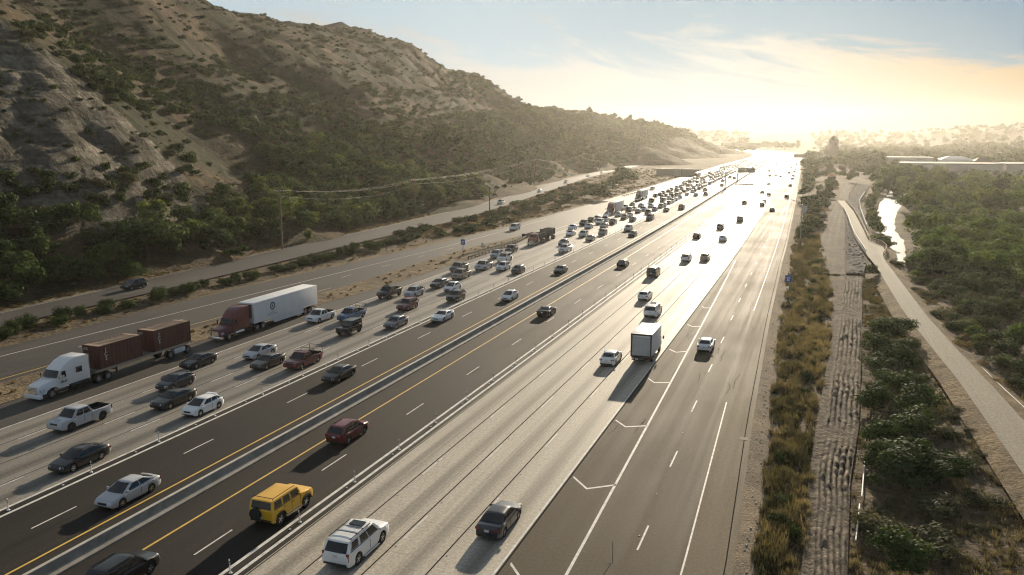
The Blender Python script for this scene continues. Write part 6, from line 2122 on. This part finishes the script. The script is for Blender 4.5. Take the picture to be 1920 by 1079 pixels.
# strip of shrubs between frontage road and side road
y = 62.0
while y < 200:
    x = (li(FRR, y) + li(OUTL, y)) / 2 + rp.uniform(-1.6, 2.2)
    gap = 128 < y < 134 or 101 < y < 103
    if not gap:
        plant('shrub_near', 'roadside_shrub', x, y, rp.uniform(1.2, 2.1), rp.uniform(1.1, 2.0), 'green shrub in the strip between the side road and frontage road', 'shrub', 'shrubs between the two left roads')
    y += rp.uniform(1.9, 3.6)
while y < 470:
    a, b = li(FRR, y), XW(0, y) * 0 + li(OUTL, y) + float(cx(y))
    for j in range(2):
        x = rp.uniform(a + 1.8, min(b - 2.5, a + 22))
        k = rp.choice(['shrub_mid', 'shrub_mid', 'dry_mid', 'sage_mid'])
        r = rp.uniform(1.1, 2.2) if k != 'shrub_mid' else rp.uniform(1.6, 3.0)
        plant(k, 'roadside_shrub', x, y, r, r * rp.uniform(.6, .95), 'dry bush in the weedy strip between the two left roads' if k == 'dry_mid' else 'green bush in the weedy strip between the two left roads', 'shrub', 'bushes in the far weedy strip')
    y += rp.uniform(2.2, 4.0)
for x, y, r, h, lab in ((-94, 352, 7.2, 6.4, 'large round bush between the frontage road and the freeway, nearest of its row'), (-101, 338, 4.2, 3.6, 'lower bush leaning on the left of the large round bush'), (-108, 455, 7, 6.4, 'large dark bush behind the round one, beside the freeway'),
                        (-118, 520, 8.0, 8.4, 'tall dark bush in front of the long grey wall'), (-112, 500, 6.0, 6, 'dark bush joining the tall one before the grey wall'), (-104, 420, 4.5, 3.6, 'middle dry bush between the two large round bushes')):
    plant('tree_mid', 'round_bush', x, y, r, h * .6, lab, 'shrub', None)
for x, y, r, h in ((-236, 1560, 13, 8), (-222, 1500, 10, 7.5), (-212, 1440, 12, 8.5), (-196, 1390, 8, 7), (-262, 1620, 12, 8)):
    plant('tree_mid', 'far_tree', x, y, r, h, 'hazy tree beside the bend of the frontage road', 'tree', 'trees at the far bend', z=0)
for k in range(26):                                              # trees standing on the skyline spur
    y = rp.uniform(1020, 1430)
    x = -255 + (y - 1020) * .09 + rp.uniform(-16, 10)
    plant('tree_mid', 'ridge_tree', x, y, rp.uniform(4, 7), rp.uniform(5, 9), 'hazy tree along the far end of the ridge', 'tree', 'trees along the far ridge')
plant('tree_mid', 'ridge_tree', -258, 1150, 4.5, 8, 'tallest tree standing above the far ridge', 'tree', None)

# ---------------------------------------------------------------- right side
# bushes on the open bank between furrowed strip and path
BANK = [(6.0, 53, 1.9, 1.7), (5.2, 58, 1.6, 1.5), (8.6, 57, 2.0, 1.2), (9.0, 63, 2.3, 1.5), (6.6, 66.5, 2.2, 2.0), (5.6, 70, 1.5, 1.6), (8.2, 70.5, 2.6, 2.1), (10.6, 69, 2.3, 1.6), (6.0, 75, 1.9, 1.8), (9.2, 77.5, 2.5, 2.2), (12.2, 73, 1.8, 1.2), (7.4, 82, 1.7, 1.5), (6.5, 86, 2.0, 2.0), (9.9, 85, 2.6, 2.3),
        (8.2, 92, 2.3, 2.0), (10.3, 93, 2.0, 1.9), (7.3, 99, 2.2, 2.0), (9.8, 101.5, 2.5, 2.2), (8.0, 108, 2.4, 2.1), (10.8, 109, 2.0, 1.8), (8.6, 115, 2.6, 2.4), (10.6, 117.5, 2.4, 2.3), (12.2, 116, 1.4, 1.3), (9.0, 121, 2.0, 1.7), (13.0, 66, 1.5, .9), (12.0, 80, 1.2, .9), (13.4, 88, 1.1, .8), (11.6, 131, 1.3, 1.0), (10.1, 172, 1.5, 1.7)]
for i, (x, y, r, h) in enumerate(BANK):
    k = 'tree_near' if h > 1.55 else 'sage_near'
    plant(k, 'bank_shrub', x, y, r * 1.12, h * (.85 if k == 'tree_near' else 1.1), 'dense dark green shrub on the bank between furrows and path' if k == 'tree_near' else 'low grey green bush on the bank between furrows and path', 'shrub', 'shrubs on the bank')
for k in range(120):
    y = rp.uniform(46, 168)
    l, r_ = li(FU_R, y) + .6, li(PL, y) - 1.5
    plant(rp.choice(['sage_near', 'dry_mid', 'sage_near']), 'bank_tuft', rp.uniform(l, r_), y, rp.uniform(.45, 1.0), rp.uniform(.35, .8), 'small dry tuft on the bank between furrows and path', 'shrub', 'tufts on the bank')
# shrubs right of the path, then the grove
for k in range(235):
    y = rp.uniform(66, 215)
    l = li(PR, y) + 1.6
    x = l + (14 + y * .1) * rp.random() ** 1.25
    if y > 196 and x < 21.5: continue
    far = x - l
    r = rp.uniform(.8, 1.7) + min(1.9, far * .16)
    kk = rp.choice(['shrub_near', 'shrub_near', 'sage_near', 'tree_near', 'grove_near', 'bright_near'] if far > 2 else ['sage_near', 'shrub_near', 'dry_mid'])
    plant(kk, 'path_shrub', x, y, r, r * (rp.uniform(.5, .72) if kk in ('tree_near', 'bright_near', 'grove_near') else rp.uniform(.7, 1.0)), {'shrub_near': 'dark green shrub', 'sage_near': 'grey green sage bush', 'tree_near': 'leafy green thicket bush', 'grove_near': 'fresh green thicket bush', 'bright_near': 'pale silvery leaved bush', 'dry_mid': 'dry brown tuft'}[kk] + ' in the thicket right of the concrete path', 'shrub', 'thicket right of the path')
cell, placed = [], 0
tries = 0
while placed < 250 and tries < 9000:
    tries += 1
    y = 175 + 470 * rp.random() ** 1.05
    l = max(float(np.interp(y, [t[0] for t in CREEKC], [t[1] + t[2] for t in CREEKC])) + 4.2, li(PR, min(y, 370)) + 6)
    if y > 430: l = 24 + (y - 430) * .09
    x = l + (y * .26 + 12) * rp.random()
    u, v = to_px((x, y, 3))
    if u > 1990: continue
    r = rp.uniform(2.4, 5.4) * (0.8 + y / 900)
    if any((x - a) ** 2 + (y - b) ** 2 < (.66 * (r + c)) ** 2 for a, b, c in cell): continue
    cell.append((x, y, r))
    kk = rp.choices(['grove_near' if y < 300 else 'grove_mid', 'bright_mid', 'sage_mid', 'tree_near'], [.60, .22, .06, .12])[0]
    h = r * rp.uniform(1.1, 1.7) if kk != 'sage_mid' else r * .8
    plant(kk, 'grove_tree', x, y, r, h * (1.0 if kk in ('tree_near', 'grove_near') else .58), {'grove_near': 'leafy green tree', 'grove_mid': 'leafy green tree', 'tree_near': 'dark green tree', 'bright_mid': 'pale green willow tree', 'sage_mid': 'grey green bushy tree'}[kk] + ' in the dense grove beyond the creek', 'tree', 'trees of the grove', kk in ('tree_near', 'grove_near'))
    placed += 1
# trees between creek and rocky bank
for k in range(26):
    y = rp.uniform(215, 520)
    x = float(np.interp(y, [205, 258, 300, 345, 420, 520], [16.2, 14.9, 15.6, 17.5, 23, 32])) + rp.uniform(-.7, 1.0)
    plant('tree_mid' if k % 3 else 'bright_mid', 'creek_tree', x, y, rp.uniform(1.2, 2.0) * (1 + y / 700), rp.uniform(1.3, 2.4), 'leafy bush on the near bank of the creek', 'tree', 'bushes on the near creek bank')
for k in range(22):
    y = rp.uniform(520, 760)
    x = rp.uniform(14, 60) + (y - 520) * .06
    plant('tree_mid', 'grove_tree', x, y, rp.uniform(4, 7), rp.uniform(3, 5), 'hazy tree where the dirt road disappears', 'tree', 'trees at the end of the dirt road', z=0)
# dark brush between ramp shoulder and dirt road
for k in range(88):
    y = 232 + 560 * rp.random() ** 1.2
    l, r_ = XW(li(RAMPR, y), y) + 2.0, (li([(172, -1.2), (245, .2), (330, 2.8), (420, 6.0), (563, 12), (900, 26)], y))
    x = rp.uniform(l + 1.0, max(l + 2, r_ - .8))
    r = rp.uniform(1.3, 2.6) * (1 + y / 900)
    plant(rp.choice(['shrub_mid', 'tree_mid', 'shrub_mid', 'dry_mid']), 'verge_shrub', x, y, r, r * rp.uniform(.8, 1.1), 'dark dense shrub between the ramp shoulder and the dirt road', 'shrub', 'shrubs beside the ramp')
for k in range(40):
    y = rp.uniform(760, 1300)
    x = rp.uniform(-14, 60) - .02 * (y - 760)
    plant('tree_mid', 'far_tree', x, y, rp.uniform(4, 9), rp.uniform(3.5, 7), 'hazy tree beyond the end of the ramp brush', 'tree', 'far trees right of the freeway', z=0)
# tall weeds along the gravel verge: brown and olive tufts, past counting
def blade_tuft(rs, n=24):
    a = rs.uniform(0, 2 * pi, n)
    q = rs.random(n) ** .7 * .55
    h = rs.uniform(.45, 1.0, n)
    bx_, by_ = q * np.cos(a), q * np.sin(a)
    lean = rs.uniform(.05, .55, n)
    a2 = a + rs.normal(0, .6, n)
    w = rs.uniform(.035, .075, n)
    tx, ty = bx_ + lean * np.cos(a2), by_ + lean * np.sin(a2)
    ox, oy = -np.sin(a2) * w, np.cos(a2) * w
    z0 = np.zeros(n)
    V = np.stack([np.stack([bx_ - ox, by_ - oy, z0], 1), np.stack([bx_ + ox, by_ + oy, z0], 1), np.stack([tx + ox * .35, ty + oy * .35, h], 1), np.stack([tx - ox * .35, ty - oy * .35, h], 1)], 1).reshape(-1, 3)
    return V, np.arange(4 * n).reshape(n, 4), rs.random(n) * .35


VAR['blades'] = [(None,) + blade_tuft(RS) for k in range(8)]
weeds = []
for k in range(15000):
    y = 44 + 210 * rp.random() ** 1.45
    l = li(RAMPR, y) + 1.5 + 1.5 * float(fbm(np.array(y / 3.5), np.array(1.0), 98)) + float(cx(y))
    r_ = 1.3 * float(fbm(np.array(y / 3.0), np.array(7.0), 99)) + li([(40, -.25), (50, 0.1), (79, .7), (114, 2.3), (157, 2.5), (250, -.3)], y)
    q = rp.random()
    x = l + (r_ - l) * q
    dens = float(fbm(np.array(x / 1.3), np.array(y / 3.2), 96, 3)) * 2.8 + .52
    if rp.random() > dens * (1.0 - .5 * abs(2 * q - 1) ** 3): continue
    r = rp.uniform(.30, .60)
    hue = float(fbm(np.array(x / 2.2), np.array(y / 6.0), 97, 3)) * 2.1 + .42 + .25 * (q - .5)
    weeds.append((hue, x, y, -.02, r, r * rp.uniform(.9, 1.9) * (.7 + max(0, dens) * .35)))
for k in range(9000):                                            # thinner grass over the bank and beside the path
    y = 44 + 180 * rp.random() ** 1.3
    if rp.random() < .6: x = rp.uniform(li(FU_R, y) + .2, li(PL, y) - .8)
    else: x = li(PR, y) + .8 + 16 * rp.random() ** 1.5
    if y > 172 and x < 15: continue
    dn = float(fbm(np.array(x / 2.4), np.array(y / 3.4), 101, 3))
    if dn < -.03: continue
    r = rp.uniform(.25, .6)
    weeds.append((.25 + dn * 1.6, x, y, land_z(x, y) - .05, r, r * rp.uniform(.5, 1.2)))
Vs, Fs, Ts, off = [], [], [], 0
for hue, x, y, z, r, h in weeds:
    _, V, F, t_ = rp.choice(VAR['blades'])
    an = rp.uniform(0, 6.28)
    Vs.append(np.stack([(V[:, 0] * cos(an) - V[:, 1] * sin(an)) * r + x, (V[:, 0] * sin(an) + V[:, 1] * cos(an)) * r + y, V[:, 2] * h + z], 1))
    Fs.append(F + off)
    Ts.append(np.clip(t_ + hue - .1 + rp.uniform(-.12, .12), 0, 1))
    off += len(V)
me = fast_mesh('verge_grass', np.concatenate(Vs), np.concatenate(Fs), [M['leaf_grass']], None, np.concatenate(Ts))
tag(place('verge_grass', me), 'patchy golden brown and olive grass along the right verge', kind='stuff')
for k in range(34):
    y = 50 + 170 * rp.random()
    x = li([(50, -1.0), (79, -.9), (114, .2), (157, 0.4), (230, -2.5)], y) + rp.uniform(-1.2, 1.0)
    plant('shrub_near', 'verge_bush', x, y, rp.uniform(.45, 1.1), rp.uniform(.5, 1.2), 'dark green bush standing in the dry verge weeds', 'shrub', 'bushes in the verge weeds')
# grass tufts in the left dirt strips
tu = []
for k in range(1500):
    y = 205 + 520 * rp.random()
    a, b = li(FRR, y) + 1.5, li(OUTL, y) + float(cx(y)) - 2
    r = rp.uniform(.5, 1.5)
    tu.append(('dry_far', rp.uniform(a, max(b, a + 1)), y, 0.0, r, r * rp.uniform(.4, .8)))
for k in range(2600):
    y = 40 + 260 * rp.random() ** 1.3
    if rp.random() < .5:
        x = rp.uniform(li(FRL, y) - 3.8, li(FRL, y) - .6); z = .26
    elif y < 205 and rp.random() < .35:
        x = rp.uniform(li(OUTR, y) + .6, li(AUXL, y) - .6); z = .02
        if rp.random() < .6: continue
    else:
        x = rp.uniform(li(FRR, y) + 1, li(OUTL, y) - 1.5); z = .1
    r = rp.uniform(.2, .5)
    tu.append(('dry_far', x, y, z, r, r * rp.uniform(.6, 1.3)))
merged('roadside_grass', tu, 'dry yellow grass along the edges of the left roads', 'leaf_dry')
# far woods behind the warehouses and over the plain
fw = []
for k in range(2300):
    y = 860 + 2000 * rp.random() ** 1.3
    x = rp.uniform(-.0 + 40 - .03 * y, 140 + y * .36)
    if 55 < x < 245 and y < 960: continue
    r = rp.uniform(5, 10)
    fw.append(('tree_far', x, y, float(ground_z(np.array(x), np.array(y))) - .5, r, r * rp.uniform(.6, 1.0)))
for k in range(500):
    y = rp.uniform(1650, 2800)
    x = rp.uniform(-900, -120 - (y - 1650) * .10)
    r = rp.uniform(6, 11)
    fw.append(('tree_far', x, y, float(ground_z(np.array(x), np.array(y))) - .5, r, r * .7))
merged('distant_woods', fw, 'hazy woods spreading over the plain to the horizon', 'leaf_tree')
for k in range(30):
    x = 60 + k * 6.2 + rp.uniform(-2, 2)
    if rp.random() < .25: continue
    tall = rp.random() < .25
    plant('tree_mid', 'street_tree', x, 788 + rp.uniform(-4, 2), rp.uniform(2.2, 3.8), rp.uniform(2.2, 3.6), 'small round tree against the pale warehouse wall', 'tree', 'trees along the warehouse wall', z=-4.2)
for k in range(24):
    x = 40 + k * 8.6 + rp.uniform(-3, 3)
    plant('tree_mid', 'tall_tree', x, rp.uniform(955, 1010), rp.uniform(2.5, 5), rp.uniform(6, 9), 'slim tall tree rising behind the warehouse roofs', 'tree', 'tall trees behind the warehouses', z=-4)
for k in range(8):
    plant('tree_mid', 'far_tree', -150 + k * 13 + rp.uniform(-3, 3), 2105, rp.uniform(9, 13), rp.uniform(9, 13), 'hazy dark tree beside the far overpass', 'tree', 'trees at the overpass', z=0)


# ---------------------------------------------------------------- the air
hzm = bpy.data.materials.new('haze_air')
hzm.use_nodes = True
T = NT(hzm.node_tree)
pv = T.n('ShaderNodeVolumePrincipled', {'Color': (1.0, 0.96, 0.86, 1), 'Density': 0.000085, 'Anisotropy': 0.62})
ou = T.n('ShaderNodeOutputMaterial')
T.t.links.new(pv.outputs[0], ou.inputs['Volume'])
hb = MB()
hb.box((0, 1400, 59), (5900, 3160, 124))
hzo = hb.build('haze', hzm, smooth=False)
tag(hzo, kind='stuff')
